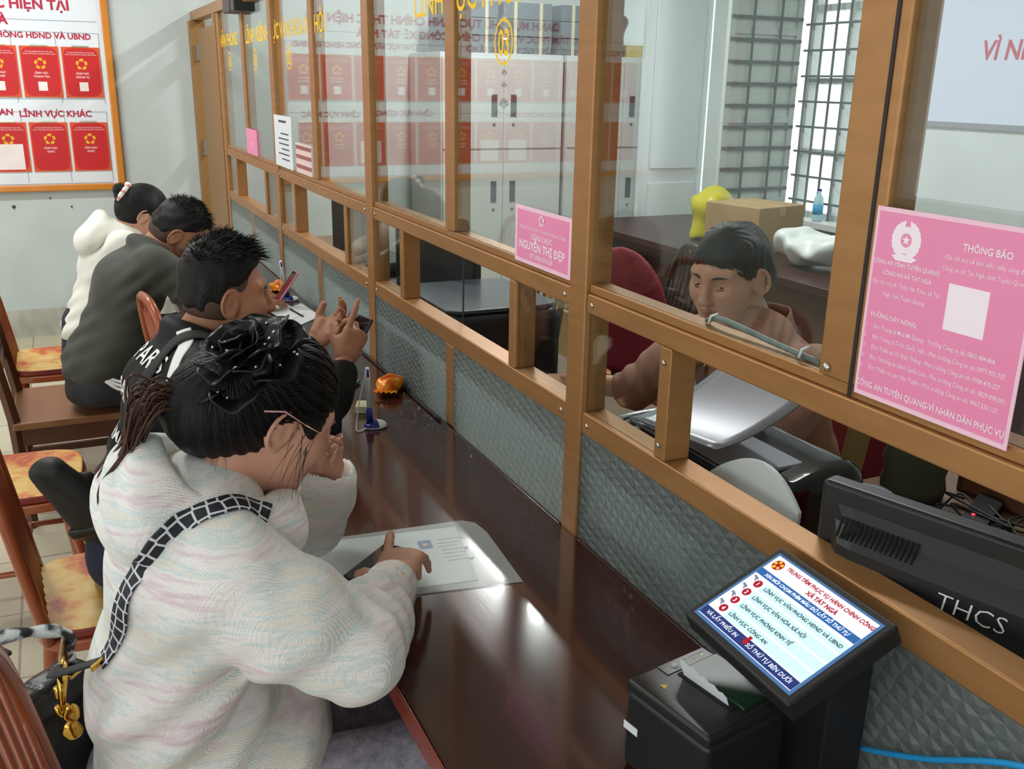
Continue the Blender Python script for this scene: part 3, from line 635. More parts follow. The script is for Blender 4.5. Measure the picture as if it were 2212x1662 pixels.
# flyaway strands at temple and nape
rt, dr, ln = [], [], []
for i in range(11):
    sy = -1; rt.append(w(.03 + g.uniform(-.02, .03), -.07, g.uniform(-.02, .03))); dr.append(-H.u * 1.0 + H.f * g.uniform(-.5, .3) - H.l * .25); ln.append(g.uniform(.06, .15))
for i in range(14): rt.append(w(-.07, g.uniform(-.06, .03), -.05)); dr.append(-H.u + H.f * g.uniform(-.2, .6) - H.l * .3); ln.append(g.uniform(.05, .12))
strands('loose_strand', rt, dr, ln, HAIR, WOMAN, .0006, .09, .8, 7)
# satin flower scrunchie with rhinestones: curled petals round the bun
SAT = mat('black_satin', (.006, .006, .007), .36, spec=.3); RHI = mat('rhinestone', (.95, .95, .97), .05, .9)
a_, b_, n_ = frame(axb); stones = []
S = Sdf(); S.el(BUN + axb * .008, (.056, .05, .03), frame(axb)); S.disp(fold_noise(2, 90, .006)); FL = skinmesh('hair_flower', [S.mesh(.004)], SAT, WOMAN)
for lay, (cnt, rad, lift, size) in enumerate(((7, .058, .002, .036), (6, .04, .02, .033), (4, .02, .034, .028), (3, .006, .04, .02))):
    for i in range(cnt):
        t = 2 * PI * (i + .5 * lay) / cnt + g.uniform(-.2, .2); o = a_ * math.cos(t) + b_ * math.sin(t); tn = np.cross(n_, o); c = BUN + o * rad + n_ * (lift + g.uniform(-.004, .006)); tilt = .5 + .35 * lay
        ou = o * math.cos(tilt) + n_ * math.sin(tilt); nn = np.cross(tn, ou) * -1; G = []
        for iu in range(9):
            row = []
            for iv in range(9):
                u = iu / 8 * 2 - 1; vv = iv / 8; wdt = size * (.55 + .75 * math.sin(min(vv * 1.5, 1.57))) * (1 - .55 * max(0, vv - .75) * 4 * .5)
                cup = size * (.55 * u * u + .5 * max(0, vv - .55) ** 2 * 4 * -1 + .12 * math.sin(5 * u + i)); row.append(c + tn * u * wdt + ou * (vv - .35) * size * 1.9 + nn * cup)
            G.append(row)
        pt = MB().grid(G).build('petal', SAT, FL, smooth=True, solid=.003, subd=1)
        for q in range(3): stones.append(G[g.integers(1, 8)][g.integers(3, 8)] + nn * .0035)
for p in stones: MB().lathe(p, ((.0004, -.002), (.0027, -.0005), (.0027, .0005), (.001, .002)), 8, axis=n_).build('rhinestone', RHI, FL)
# glasses
GOLD = mat('rose_gold_wire', srgb(214, 160, 140), .2, .95); PINK = mat('pink_temple_tip', srgb(216, 170, 172), .35)
GL = MB().tube([w(.112, .011, -.002), w(.116, 0, .002), w(.112, -.011, -.002)], .0011, 6).build('glasses', GOLD, WOMAN, smooth=True)
for sy in (1, -1):
    cc = w(.108, sy * .034, -.006); R_ = [cc + H.k * (.024 * math.cos(t) * (H.l * .97 * 1 - H.f * .2 * sy) + .022 * math.sin(t) * (H.u * .98 + H.f * .12)) for t in np.linspace(0, 2 * PI, 28, endpoint=False)]
    MB().tube(R_, .0011, 6, closed=True).build('rim', GOLD, GL, smooth=True)
    MB().add(np.array(R_), [tuple(range(28))]).build('lens', GLASS, GL, solid=.0012)
    MB().tube([w(.106, sy * .058, .004), w(.098, sy * .076, .006), w(.02, sy * .092, .018)], .0011, 6).build('temple', GOLD, GL, smooth=True)
    MB().tube([w(.02, sy * .092, .018), w(-.02, sy * .095, .026), w(-.05, sy * .097, .016)], [.0015, .0026, .0024], 8, flat=.6).build('temple_tip', PINK, GL, smooth=True)
# ---------------------------------------------------------------- the other people
def short_hair(Hd, seed, spikes, top=.012, m=None, fade=True, front=.02, lens=(.02, .045), fdir=(.35, .85), parent=None, wide=1.0, low=-.005):
    w, k = Hd.w, Hd.k; S = Sdf()
    S.el(w(-.012, 0, .045 + top * .5), np.array((.098, .08 * wide, .082 + top * .5)) * k, Hd.ax); S.el(w(-.035, 0, .01), np.array((.074, .0765 * wide, .08)) * k, Hd.ax, .02)
    S.el(w(.1, 0, .0), np.array((.045, .1, .062)) * k, Hd.ax, .012, 's'); S.half(w(-.05, 0, low - .03), -Hd.u - .25 * Hd.f, .012); S.half(w(0, 0, low + .012), -Hd.u + 1.1 * Hd.f, .012)
    for sy in (1, -1): S.el(w(.015, sy * .085, -.02), np.array((.034, .03, .052)) * k, Hd.ax, .012, 's')
    S.disp(fold_noise(seed, 120, .0025))
    o = skinmesh('hair', [S.mesh(.0045)], m or HAIR, parent, attr=lambda P: Hd.loc(P) * (6, 6, 2), smooth_it=1)
    g = np.random.default_rng(seed); rt, dr, ln = [], [], []
    for i in range(spikes):
        t, p = g.uniform(-2.9, 2.9), g.uniform(.0, 1.15); x, y, z = math.sin(p) * math.cos(t), math.sin(p) * math.sin(t), math.cos(p)
        rt.append(w(-.012 + .094 * x, .077 * y * wide, .047 + top * .5 + (.078 + top * .5) * z)); dr.append(Hd.f * (fdir[0] + .9 * x + g.normal() * .25) + Hd.l * (y * .5 + g.normal() * .25) + Hd.u * (fdir[1] * z + g.normal() * .2)); ln.append(g.uniform(*lens) * (1.5 if x > .45 else 1))
    strands('hair_tuft', rt, dr, ln, m or HAIR, parent, .0016, .12, .25, 3, seed)
    return o
def sitter(label, Hd, nb, chest, pelvis, R, L, skin, top, pants, shoe, h=.007, tr=1.0, hands=None, wide=1.0, feet=-.42, group='people seated at the counter', folds=6, topname='jacket', topmatfn=None, cuffs=(None, None)):
    """R, L = (shoulder, elbow, wrist)"""
    S = Sdf(); Hd.build(S, wide); S.rc(Hd.w(-.03, 0, -.04), nb, .052, .06, .03); a = S.mesh(.0038)
    S = Sdf(); nb, chest, pelvis = (np.asarray(q, float) for q in (nb, chest, pelvis)); XA = (1, 0, 0)
    S.seg(nb - (0, .01, .05), chest, (.1, .055), (.15, .085), XA, .04).seg(chest, pelvis + (0, 0, .03), (.15, .085), (.14, .09), XA, .04)
    for sh, el, wr in (R, L): S.chain([sh, el, wr], [.045, .036, .026])
    knees = []
    for sx in (-1, 1):
        hp = pelvis + np.array((sx * .095, 0, -.01)); kn = pelvis + np.array((sx * .12, feet, .0)); ft = np.array((kn[0], kn[1] - math.copysign(.03, feet), .09)); knees.append((hp, kn, ft))
        S.chain([hp, kn, ft], [.075, .052, .036]).rc((ft[0], ft[1], .06), (ft[0], ft[1] + math.copysign(.15, feet), .035), .035, .03)
    b = S.mesh(.011); parts = [a, b]
    for fn in (hands or []): S = Sdf(); fn(S); parts.append(S.mesh(.003))
    P = skinmesh('person', parts, [skin, LIP], matfn=Hd.skinmat()); tag(P, label, 'person', group)
    S = Sdf(); mid = chest * .45 + pelvis * .55 + (0, -.01, 0)
    S.seg(nb + (0, .005, -.015), chest, (.15 * tr, .085), (.19 * tr, .115 * tr), XA, .05).seg(chest, mid, (.187 * tr, .115 * tr), (.18 * tr, .12 * tr), XA, .06).seg(mid, pelvis + (0, 0, .06), (.18 * tr, .12 * tr), (.185 * tr, .125 * tr), XA, .05)
    for (sh, el, wr), cu in zip((R, L), cuffs):
        sh, el, wr = (np.asarray(q, float) for q in (sh, el, wr)); S.chain([sh, sh * .45 + el * .55, el], [.074 * tr, .066 * tr, .058 * tr], .05)
        end = cu if cu is not None else .92; we = el + (wr - el) * end; S.chain([el, (el + we) / 2, we], [.058 * tr, .053 * tr, .045 * tr], .03); d = N3(wr - el); S.rc(we + d * .008, we + d * .08, .036, .036, .004, 's')
        S.disp(elbow_folds(el + (0, .03, .03), wr - sh, .006, .045, .09)).disp(elbow_folds(sh + (0, .02, -.1), (.2, .5, .8), .007, .06, .12))
    S.torus(nb + (0, -.008, .03), (.068, .066), .026, ((1, 0, 0), (0, .9, .42), (0, -.42, .9)), .02); S.rc(nb - (0, 0, .02), Hd.w(-.03, 0, -.03), .052, .056, .006, 's')
    S.disp(fold_noise(folds, 24, .005)).disp(fold_noise(folds + 9, 46, .0025)); S.disp(elbow_folds(mid + (0, .1, -.02), (.3, .2, .9), .007, .07, .16))
    J = skinmesh(topname, [S.mesh(h)], top, P, matfn=topmatfn)
    S = Sdf(); S.seg(pelvis + (0, 0, .08), pelvis - (0, 0, .03), (.165, .115), (.18, .135), XA, .03)
    for hp, kn, ft in knees: S.chain([hp, kn, ft + (0, 0, .03)], [.095, .074, .055], .03)
    S.bx(pelvis + (0, .02 * np.sign(-feet), -.272), (.26, .22, .2), None, .005, .01, 's'); S.disp(fold_noise(folds + 2, 22, .005)); T = skinmesh('trousers', [S.mesh(.01)], pants, P)
    for hp, kn, ft in knees: S = Sdf(); S.rc((ft[0], ft[1], .05), (ft[0], ft[1] + math.copysign(.15, feet), .038), .046, .036); S.half((ft[0], ft[1], .004), (0, 0, -1)); skinmesh('shoe', [S.mesh(.009)], shoe, P)
    return P, J, T
def surf(*objs):
    vs, fs = [], []
    for o in objs:
        M = Vector((0, 0, 0)); r = o
        while r is not None: M = M + r.location; r = r.parent
        k = len(vs); vs += [v.co + M for v in o.data.vertices]; fs += [tuple(i + k for i in p.vertices) for p in o.data.polygons]
    return BVHTree.FromPolygons(vs, fs)
def on_surf(bvh, p, off=.003):
    q, n, _, _ = bvh.find_nearest(Vector(p)); return np.array(q) + np.array(n) * off, np.array(n)
def ribbon(bvh, pts, wid, name, m, parent, off=.003, n=8, solid=.0025, across=5):
    P = np.array(spline(pts, n)); Q = [on_surf(bvh, p, off) for p in P]; c = np.array([q[0] for q in Q]); nn = np.array([q[1] for q in Q])
    for _ in range(4):      # even out path and facing
        c[1:-1] = (c[:-2] + 2 * c[1:-1] + c[2:]) / 4; nn[1:-1] = (nn[:-2] + 2 * nn[1:-1] + nn[2:]) / 4
    G = []
    for i in range(len(c)):
        d = N3(c[min(i + 1, len(c) - 1)] - c[max(i - 1, 0)]); u = N3(np.cross(d, nn[i])); v = N3(np.cross(u, d)); pt = on_surf(bvh, c[i], off)[0]; lift = max(0, (pt - c[i]) @ v)
        G.append([c[i] + v * (lift - abs(t) * wid * .08) + u * t * wid for t in np.linspace(-.5, .5, across)])
    return MB().grid(G).build(name, m, parent, smooth=True, solid=solid), np.array(G)
def drape_text(bvh, lines, name, m, parent, c, X, Y, out, off=.0025):
    """lettering laid onto a curved cloth: each point is cast along -out onto the surface"""
    o = lettering(lines, name, m, parent, c, X, Y); me = o.data; W = Vector((0, 0, 0)); r = o
    while r is not None: W = W + r.location; r = r.parent
    bm = bmesh.new(); bm.from_mesh(me); bmesh.ops.triangulate(bm, faces=bm.faces[:]); bmesh.ops.subdivide_edges(bm, edges=[e for e in bm.edges if e.calc_length() > .012], cuts=2)
    ov = Vector(N3(out))
    for v in bm.verts:
        h = bvh.ray_cast(v.co + W + ov * .12, -ov)
        if h[0] is not None: v.co = h[0] + h[1] * off - W
    bm.to_mesh(me); bm.free(); return o
# young man with the phone
BLK = mat('black_polyester', (.006, .0065, .007), .6, spec=.25, bump=(300, .2, .001, (1, 1, 1))); WHT = mat('white_jersey', srgb(222, 224, 222), .6)
HM = Head((2.45, .578, 1.178), (.03, -1, -.06), sc=1.04)
WR, WL = np.array((2.435, .278, .985)), np.array((2.60, .318, 1.0))
RB = ((-.08, .1, .05), (.9, 1.1, .5), (1.0, 1.1, .5), (1.0, 1.1, .5)); LB = ((.35, .5, .3), (.4, .55, .3), (.45, .6, .3), (.5, .6, .3)); FLATB = ((.06, .16, .1), (.08, .2, .1), (.1, .2, .1), (.1, .2, .1))
STR = [np.array(p) for p in ((2.37, .695, 1.12), (2.325, .695, 1.095), (2.285, .715, 1.04), (2.265, .735, .97), (2.275, .75, .89))]; STL = [np.array(p) for p in ((2.545, .70, 1.12), (2.59, .71, 1.09), (2.63, .73, 1.04), (2.65, .75, .96))]
MAN, MJ, MT = sitter('young man in a black jacket with white stripes holding a phone up', HM, (2.455, .665, 1.06), (2.455, .715, .94), (2.45, .845, .56),
    ((2.29, .67, 1.025), (2.3, .40, .845), WR), ((2.63, .65, 1.02), (2.70, .42, .86), WL), SKINB, BLK, mat('navy_trousers', srgb(30, 36, 60), .8), mat('dark_shoe', (.03, .03, .03), .5), h=.0055, wide=.98, cuffs=(.78, .3),
    hands=(lambda S: hand(S, WR, (.06, -.42, .9), (-.95, -.15, 0), (0, .8, .4), RB, .06, .98, ((.55, .6, -.55), (.8, .1, -.6))), lambda S: hand(S, WL, (-.35, -.72, .6), (.45, -.3, -.6), (-.3, .4, .8), LB, .06, .98, ((.6, .7, -.1), (.85, .35, -.3)))))
HM.eyes(MAN); short_hair(HM, 5, 1500, .022, parent=MAN, lens=(.014, .036), wide=.98, fdir=(.75, .5))
FADE = mat('shaved_hair_fade', srgb(92, 66, 52), .7, noise=(srgb(60, 44, 36), 260, .25, (1, 1, 1)))
def fade_cap(Hd, parent, low=-.045):
    w, k = Hd.w, Hd.k; S = Sdf(); S.el(w(-.010, 0, .028), np.array((.0945, .0765, .089)) * k, Hd.ax); S.el(w(-.03, 0, -.01), np.array((.072, .073, .07)) * k, Hd.ax, .02)
    S.el(w(.09, 0, -.0), np.array((.062, .1, .085)) * k, Hd.ax, .01, 's'); S.half(w(-.05, 0, low), -Hd.u - .15 * Hd.f, .008)
    for sy in (1, -1): S.el(w(.006, sy * .085, -.02), np.array((.028, .03, .042)) * k, Hd.ax, .008, 's')
    return skinmesh('shaved_sides', [S.mesh(.004)], FADE, parent)
fade_cap(HM, MAN)
MBV = surf(MJ)
for q in (STR, STL): ribbon(MBV, q, .036, 'white_stripe', WHT, MAN, .0012, 8, .0015, 7)
for ls, c, X, Y in (([('PARIS', 0, 0, .046, 'CENTER', .02, 0, 1.0)], (2.39, .79, 1.035), (1, 0, -.06), (0, -.45, .89)), ([('SAINT', 0, 0, .046, 'CENTER', .02, 0, 1.0)], (2.40, .84, .945), (1, 0, -.06), (0, -.4, .92)), ([('GERMAIN', 0, 0, .03, 'CENTER', .015, 0, 1.0)], (2.41, .87, .845), (1, 0, 0), (0, -.3, .95))):
    drape_text(MBV, [(ls[0][0], 0, 0, ls[0][3], 'CENTER', .015, 0, 1.0)], 'back_lettering', WHT, MAN, c, (-1, 0, 0), Y, (0, 1, .25))
PHB = mat('black_phone_glass', (.012, .012, .016), .08); PHC = mat('phone_case', srgb(52, 48, 54), .3)
def phone(name, label, c, X, Y, Z, case=PHC, wid=.074, ln=.158, th=.0095):
    t = thing(name, label, 'phone', tuple(np.asarray(c) - np.asarray(N3(Z)) * th * .5)); MB().obox(c, (wid / 2, ln / 2, th / 2), N3(X), N3(Y), N3(Z)).build('phone_body', case, t, bevel=.0035, seg=3)
    MB().obox(np.asarray(c) + N3(Z) * (th / 2 + .0002), (wid / 2 - .003, ln / 2 - .004, .0004), N3(X), N3(Y), N3(Z)).build('screen', PHB, t)
    MB().obox(np.asarray(c) - N3(Y) * (ln / 2) , (.0045, .0006, .0014), N3(X), N3(Y), N3(Z)).build('charging_port', PHB, t); return t
phone('mobile_phone', 'dark phone held up in both hands of the young man', (2.515, .225, 1.05), (-.1, .5, -.8), (1, .1, -.05), (-.02, .82, .55))
# man in olive and woman in white at the far end
OLV = mat('olive_jacket_cloth', srgb(58, 60, 52), .75, sheen=.1, bump=(260, .25, .001, (1, 1, 1)))
HO = Head((4.03, .525, 1.105), (-.05, -.72, -.69), sc=1.05)
OWR, OWL = (3.93, .27, .825), (4.18, .26, .825)
OM, OJ, OT = sitter('man in an olive jacket and black striped trousers leaning over the counter', HO, (4.02, .635, 1.03), (4.02, .72, .91), (3.99, .87, .55),
    ((3.84, .63, 1.01), (3.80, .40, .855), OWR), ((4.2, .63, 1.0), (4.27, .40, .855), OWL), SKINB, OLV, mat('black_track_trousers', (.012, .013, .018), .6), mat('dark_shoe', (.03, .03, .03), .5), tr=1.08, h=.008,
    hands=(lambda S: hand(S, OWR, (.3, -.9, -.1), (0, 0, 1), (.9, .3, 0), FLATB), lambda S: hand(S, OWL, (-.4, -.9, -.1), (0, 0, 1), (-.9, .4, 0), FLATB)), folds=14)
short_hair(HO, 6, 900, .016, parent=OM, lens=(.012, .028), wide=1.0); fade_cap(HO, OM, -.06); HO.eyes(OM)
TBV = surf(OT)
for k in range(3): ribbon(TBV, [(3.79, .875 - .012 * k, .635 - .02 * k), (3.78, .80, .59 - .02 * k), (3.76, .70, .575 - .02 * k), (3.75, .52, .57 - .02 * k)], .011, 'trouser_stripe', WHT, OM, .008, 6, .001, 3)
CRM = mat('cream_fleece', srgb(232, 230, 220), .85, sheen=.2, bump=(160, .3, .002, (1, 1, 1)))
HH = Head((4.60, .60, 1.115), (-.0, -.82, -.57), sc=1.0)
HP, HJ, HT = sitter('woman in a cream white hoodie with a striped scrunchie, farthest along the counter', HH, (4.60, .695, 1.015), (4.60, .76, .9), (4.60, .87, .55),
    ((4.43, .71, 1.0), (4.40, .47, .865), (4.52, .30, .825)), ((4.77, .71, 1.0), (4.82, .47, .865), (4.68, .30, .825)), SKIN, CRM, mat('dark_jeans', srgb(40, 44, 58), .8), mat('white_shoe', srgb(220, 218, 214), .5), h=.009, topname='hoodie',
    hands=(lambda S: hand(S, (4.52, .30, .825), (.3, -.9, -.1), (0, 0, 1), (.9, .3, 0), FLATB, k=.95), lambda S: hand(S, (4.68, .30, .825), (-.4, -.9, -.1), (0, 0, 1), (-.9, .4, 0), FLATB, k=.95)), folds=20)
S = Sdf(); S.torus((4.60, .70, 1.04), (.1, .09), .036, ((1, 0, 0), (0, .9, .42), (0, -.42, .9)), .03).el((4.58, .83, 1.02), (.13, .055, .08), ((1, 0, 0), (0, .8, .6), (0, -.6, .8)), .06).seg((4.6, .775, 1.11), (4.59, .82, 1.03), (.09, .022), (.12, .04), (1, 0, 0), .06).rc((4.6, .70, 1.0), HH.w(-.02, 0, -.04), .05, .056, .006, 's').disp(fold_noise(4, 28, .005))
skinmesh('hood', [S.mesh(.007)], CRM, HP)
S = Sdf(); w = HH.w; S.el(w(-.014, 0, .036), (.103, .085, .098), HH.ax).el(w(-.05, 0, .0), (.075, .077, .085), HH.ax, .04).rc(w(-.11, 0, .03), w(-.135, 0, .04), .035, .03, .03)
S.el(w(.09, 0, -.03), (.055, .09, .08), HH.ax, .012, 's'); S.el(w(0, 0, -.12), (.07, .07, .06), HH.ax, .02, 's')
for sy in (-1, 1): S.el(w(.02, sy * .085, -.04), (.035, .03, .055), HH.ax, .012, 's')
skinmesh('hair', [S.mesh(.006)], HAIR, HP, attr=flow_to(w(-.13, 0, .04), -HH.f, 14, .4), smooth_it=1); HH.eyes(HP)
S = Sdf(); S.torus(w(-.118, 0, .036), (.042, .042), .013, (HH.l, HH.u - .0 * HH.f, HH.f), .01).disp(fold_noise(3, 160, .005)); skinmesh('scrunchie', [S.mesh(.005)], [CRM, mat('pink_stripe_cloth', srgb(214, 130, 130), .8)], HP, matfn=lambda P: (np.sin(np.arctan2((P - w(-.118, 0, .036)) @ HH.u, (P - w(-.118, 0, .036)) @ HH.l) * 9) > .55).astype(int))
# ---------------------------------------------------------------- chairs
CHW = mat('reddish_chair_wood', srgb(164, 84, 46), .3, coat=.25, noise=(srgb(134, 62, 34), 6, .3, (1, 1, .25)))
def cushion_mat():
    m = mat('mottled_yellow_red_cushion', srgb(206, 170, 96), .4); nt = m.node_tree; L = nt.links.new; b = nt.nodes['Principled BSDF']
    tc = nt.nodes.new('ShaderNodeTexCoord'); n = nt.nodes.new('ShaderNodeTexNoise'); n.inputs['Scale'].default_value = 5.5; n.inputs['Detail'].default_value = 8; n.inputs['Roughness'].default_value = .65; L(tc.outputs['Object'], n.inputs['Vector'])
    r = nt.nodes.new('ShaderNodeValToRGB'); cs = [(.36, (214, 186, 120)), (.47, (204, 164, 84)), (.54, (196, 120, 52)), (.6, (168, 60, 30)), (.7, (190, 150, 80))]; el = r.color_ramp.elements
    while len(el) < len(cs): el.new(.5)
    for e, (p, c) in zip(el, cs): e.position = p; e.color = (*srgb(*c), 1)
    L(n.outputs[0], r.inputs[0]); L(r.outputs[0], b.inputs['Base Color']); return m
CUM = cushion_mat(); CUR = mat('maroon_cushion_side', srgb(120, 42, 34), .45)
def windsor(name, label, x, y, rz, group='spindle back chairs with patterned seats', wood=None, first=[None]):
    if first[0] is not None and wood is None: return dup(first[0], (x, y, 0), rz, label, group)
    W = wood or CHW; t = thing(name, label, 'chair', (x, y, 0), rz, group)
    pl = [(math.copysign(abs(math.cos(a)) ** .5, math.cos(a)) * .215, math.copysign(abs(math.sin(a)) ** .5, math.sin(a)) * .205) for a in np.linspace(0, 2 * PI, 40, endpoint=False)]
    MB().prism(pl, (0, 0, .405), (1, 0, 0), (0, 1, 0), (0, 0, 1), .03).build('seat', W, t, bevel=.006, local=True)
    mb = MB(); mb.prism([(p[0] * .97, p[1] * .97) for p in pl], (0, 0, .435), (1, 0, 0), (0, 1, 0), (0, 0, 1), .028)
    o = mb.build('cushion', [CUM, CUR], t, bevel=.008, local=True); o.data.polygons.foreach_set('material_index', [0 if p.normal.z > .5 else 1 for p in o.data.polygons])
    for sx in (-1, 1):
        for sy in (-1, 1): MB().tube([(sx * .15, sy * .14, .41), (sx * .185, sy * .175, .2), (sx * .205, sy * .2, 0)], [.017, .021, .014], 10).build('leg', W, t, smooth=True, local=True)
        MB().tube([(sx * .183, -.172, .2), (sx * .183, .172, .2)], .010, 8).build('stretcher', W, t, smooth=True, local=True)
    MB().tube([(-.183, 0, .2), (.183, 0, .2)], .010, 8).build('stretcher', W, t, smooth=True, local=True)
    lean = lambda z: .175 + .17 * (z - .43)
    P = []
    for a in np.linspace(0, PI, 25):
        z = .43 + .57 * math.sin(a) ** .75; xx = .20 * math.copysign(abs(math.cos(a)) ** .62, math.cos(a)) * (.9 + .12 * math.sin(a)); P.append((xx, lean(z), z))
    MB().tube(P, [.0155] * 25, 10, flat=1.25).build('hoop_back', W, t, smooth=True, local=True)
    for k in range(7):
        xb = (k - 3) * .046; xt = (k - 3) * .052; zt = .43 + .57 * max(0, 1 - (abs(xt) / .2) ** 2.6) ** .5
        MB().tube([(xb, lean(.43) - .005, .43), ((xb + xt) / 2, lean(.7), .7), (xt, lean(zt), zt)], [.006, .0085, .005], 8).build('spindle', W, t, smooth=True, local=True)
    if wood is None: first[0] = t
    return t
windsor('spindle_chair', 'spindle chair behind the young man, black sling bag hanging in front of its seat', 2.41, .905, .06)
windsor('spindle_chair', 'spindle chair under the fleece woman at the bottom corner, only its hoop top showing', 1.19, .82, 0)
windsor('spindle_chair', 'empty spindle chair pushed in between the young man and the olive man', 3.36, .44, .12)
windsor('spindle_chair', 'empty spindle chair standing back from the counter, mottled yellow seat facing us', 3.27, 1.16, -.05)
windsor('spindle_chair', 'spindle chair by the stained far wall, behind the white hoodie', 4.72, 1.02, .0)
DKW = mat('dark_brown_wood', srgb(92, 52, 32), .35, noise=(srgb(74, 40, 24), 6, .3, (1, 1, .3))); SEATW = mat('worn_brown_seat', srgb(140, 96, 58), .35, noise=(srgb(118, 78, 46), 5, .3, (.4, 3, 1)))
t = thing('wooden_chair', 'plain square wooden chair without a cushion under the olive man', 'chair', (4.1, .95, 0))
MB().box((3.86, .73, .41), (4.34, 1.19, .44)).build('seat', SEATW, t, bevel=.006)
MB().box((3.88, .75, .34), (3.905, 1.17, .41)).box((4.295, .75, .34), (4.32, 1.17, .41)).box((3.9, 1.145, .34), (4.3, 1.17, .41)).box((3.9, .75, .34), (4.3, .775, .41)).build('apron', DKW, t)
for x in (3.885, 4.315):
    MB().tube([(x, 1.17, 0), (x, 1.185, .45), (x, 1.26, .98)], [.022, .024, .018], 4).build('back_post', DKW, t, bevel=.004)
    MB().box((x - .02, .745, 0), (x + .02, .785, .41)).build('leg', DKW, t, bevel=.004)
    MB().box((x - .01, .78, .15), (x + .01, 1.17, .18)).build('stretcher', DKW, t, bevel=.003)
for z in (.62, .76, .9): MB().obox((4.1, 1.195 + (z - .45) * .135, z), (.2, .01, .03), (1, 0, 0), (0, 1, .13), (0, 0, 1)).build('back_slat', DKW, t, bevel=.004)
# ---------------------------------------------------------------- bags
LEA = mat('black_leather', (.01, .01, .011), .3, bump=(90, .3, .002, (1, 1, 1))); LEAM = mat('matt_black_leather', (.012, .012, .012), .55, bump=(120, .4, .002, (1, 1, 1))); GLD = mat('gold_metal', srgb(222, 176, 84), .16, 1.0)
def cane():
    m = mat('black_white_cane_weave', (.02, .02, .03), .6); nt = m.node_tree; L = nt.links.new; b = nt.nodes['Principled BSDF']
    uv = nt.nodes.new('ShaderNodeAttribute'); uv.attribute_name = 'flow'; vo = nt.nodes.new('ShaderNodeTexVoronoi'); vo.feature = 'DISTANCE_TO_EDGE'; vo.inputs['Scale'].default_value = 1.0; vo.inputs['Randomness'].default_value = 0.3
    L(uv.outputs['Vector'], vo.inputs['Vector']); lt = nt.nodes.new('ShaderNodeMath'); lt.operation = 'LESS_THAN'; lt.inputs[1].default_value = .085; L(vo.outputs[0], lt.inputs[0])
    mx = nt.nodes.new('ShaderNodeMix'); mx.data_type = 'RGBA'; mx.inputs[6].default_value = (.012, .014, .022, 1); mx.inputs[7].default_value = (*srgb(214, 216, 222), 1); L(lt.outputs[0], mx.inputs[0]); L(mx.outputs[2], b.inputs['Base Color']); return m
CANE = cane()
HB = thing('handbag', 'glossy black handbag with gold charms and a scarf wrapped handle beside the fleece woman', 'handbag', (1.515, 1.03, .6))
S = Sdf(); BX = ((.75, .66, 0), (-.66, .75, 0), (0, 0, 1)); c0 = np.array((1.53, 1.06, .655))
S.bx(c0, (.038, .105, .1), BX, .025, .01)
for s_ in (-1, 1): S.bx(c0 + np.array((0, 0, -.01)) + np.array(BX[0]) * s_ * .036, (.018, .1, .085), BX, .016, .012)
for k in range(-2, 3): S.disp(lambda P, k=k: .004 * np.exp(-(((P - c0) @ np.array(BX[1]) - k * .05) / .004) ** 2))
skinmesh('bag_body', [S.mesh(.0055)], LEA, HB)
SCF = mat('black_white_scarf', srgb(205, 210, 212), .6, noise=(srgb(24, 26, 28), 42, .08, (1, 1, 1)))
top = c0 + (0, 0, .1)
hp = spline([top + np.array(BX[1]) * -.072, top + np.array(BX[1]) * -.07 + (0, 0, .06), top + (.01, .045, .09), top + np.array(BX[1]) * .07 + (0, .02, .055), top + np.array(BX[1]) * .07], 6)
MB().tube(hp, [.0105 + .0025 * math.sin(i * 1.9) for i in range(len(hp))], 10).build('scarf_handle', SCF, HB, smooth=True)
MB().obox(top + np.array((-.005, .05, .078)), (.026, .018, .004), N3((.7, .7, .15)), N3((-.7, .7, 0)), (0, 0, 1)).build('scarf_knot', LEAM, HB, bevel=.003)
SWB = surf(SWEAT, HOOD)
pts = [(1.405, .985, .80), (1.392, .955, .86), (1.364, .918, .936), (1.344, .888, 1.017), (1.329, .859, 1.068), (1.33, .818, 1.094), (1.332, .772, 1.107), (1.345, .735, 1.1), (1.345, .698, 1.076)]
o, G = ribbon(SWB, pts[1:], .033, 'strap', CANE, HB, .005, 8, .002, 7)
d_ = np.concatenate(([0], np.cumsum(np.linalg.norm(np.diff(G[:, 3], axis=0), axis=1)))); fl = np.array([[(d_[i] / .021, (j - 3) * .036 / 6 / .021, 0) for j in range(7)] for i in range(len(d_))]).reshape(-1, 3)
a = o.data.attributes.new('flow', 'FLOAT_VECTOR', 'POINT'); a.data.foreach_set('vector', fl.ravel())
e0 = G[0, 3]
MB().tube(spline([e0, e0 * .55 + top * .45 + np.array((-.01, .02, .01)), top + np.array(BX[1]) * -.072 + (0, 0, .01)], 5), .013, 8, flat=.25).build('strap_end', LEAM, HB, smooth=True)
for q in (e0, e0 * .7 + top * .3): MB().obox(q + np.array((-.006, .004, 0)), (.0035, .0155, .004), N3((.6, .5, .3)), N3((.7, -.7, .1)), N3((-.2, -.1, .9))).build('gold_buckle', GLD, HB, bevel=.002)
q0 = np.array((1.455, 1.012, .80))
MB().tube([top + np.array(BX[1]) * -.07 + (-.012, 0, .045), q0, q0 + (-.012, .004, -.035)], [.006, .008, .005], 10).build('gold_clasp', GLD, HB, smooth=True)
for dx, dz, r in ((-.02, -.05, .014), (.012, -.06, .012), (-.012, -.085, .015), (.02, -.032, .011)):
    S = Sdf(); S.el(q0 + (dx, dx * .4, dz), (r * .55, r, r * 1.25)); S.disp(fold_noise(int(r * 1e4), 200, .002)); skinmesh('gold_charm', [S.mesh(.0022)], GLD, HB)
SB = thing('sling_bag', 'matt black sling bag hanging low on the back of the young man', 'bag', (2.33, 1.0, .6))
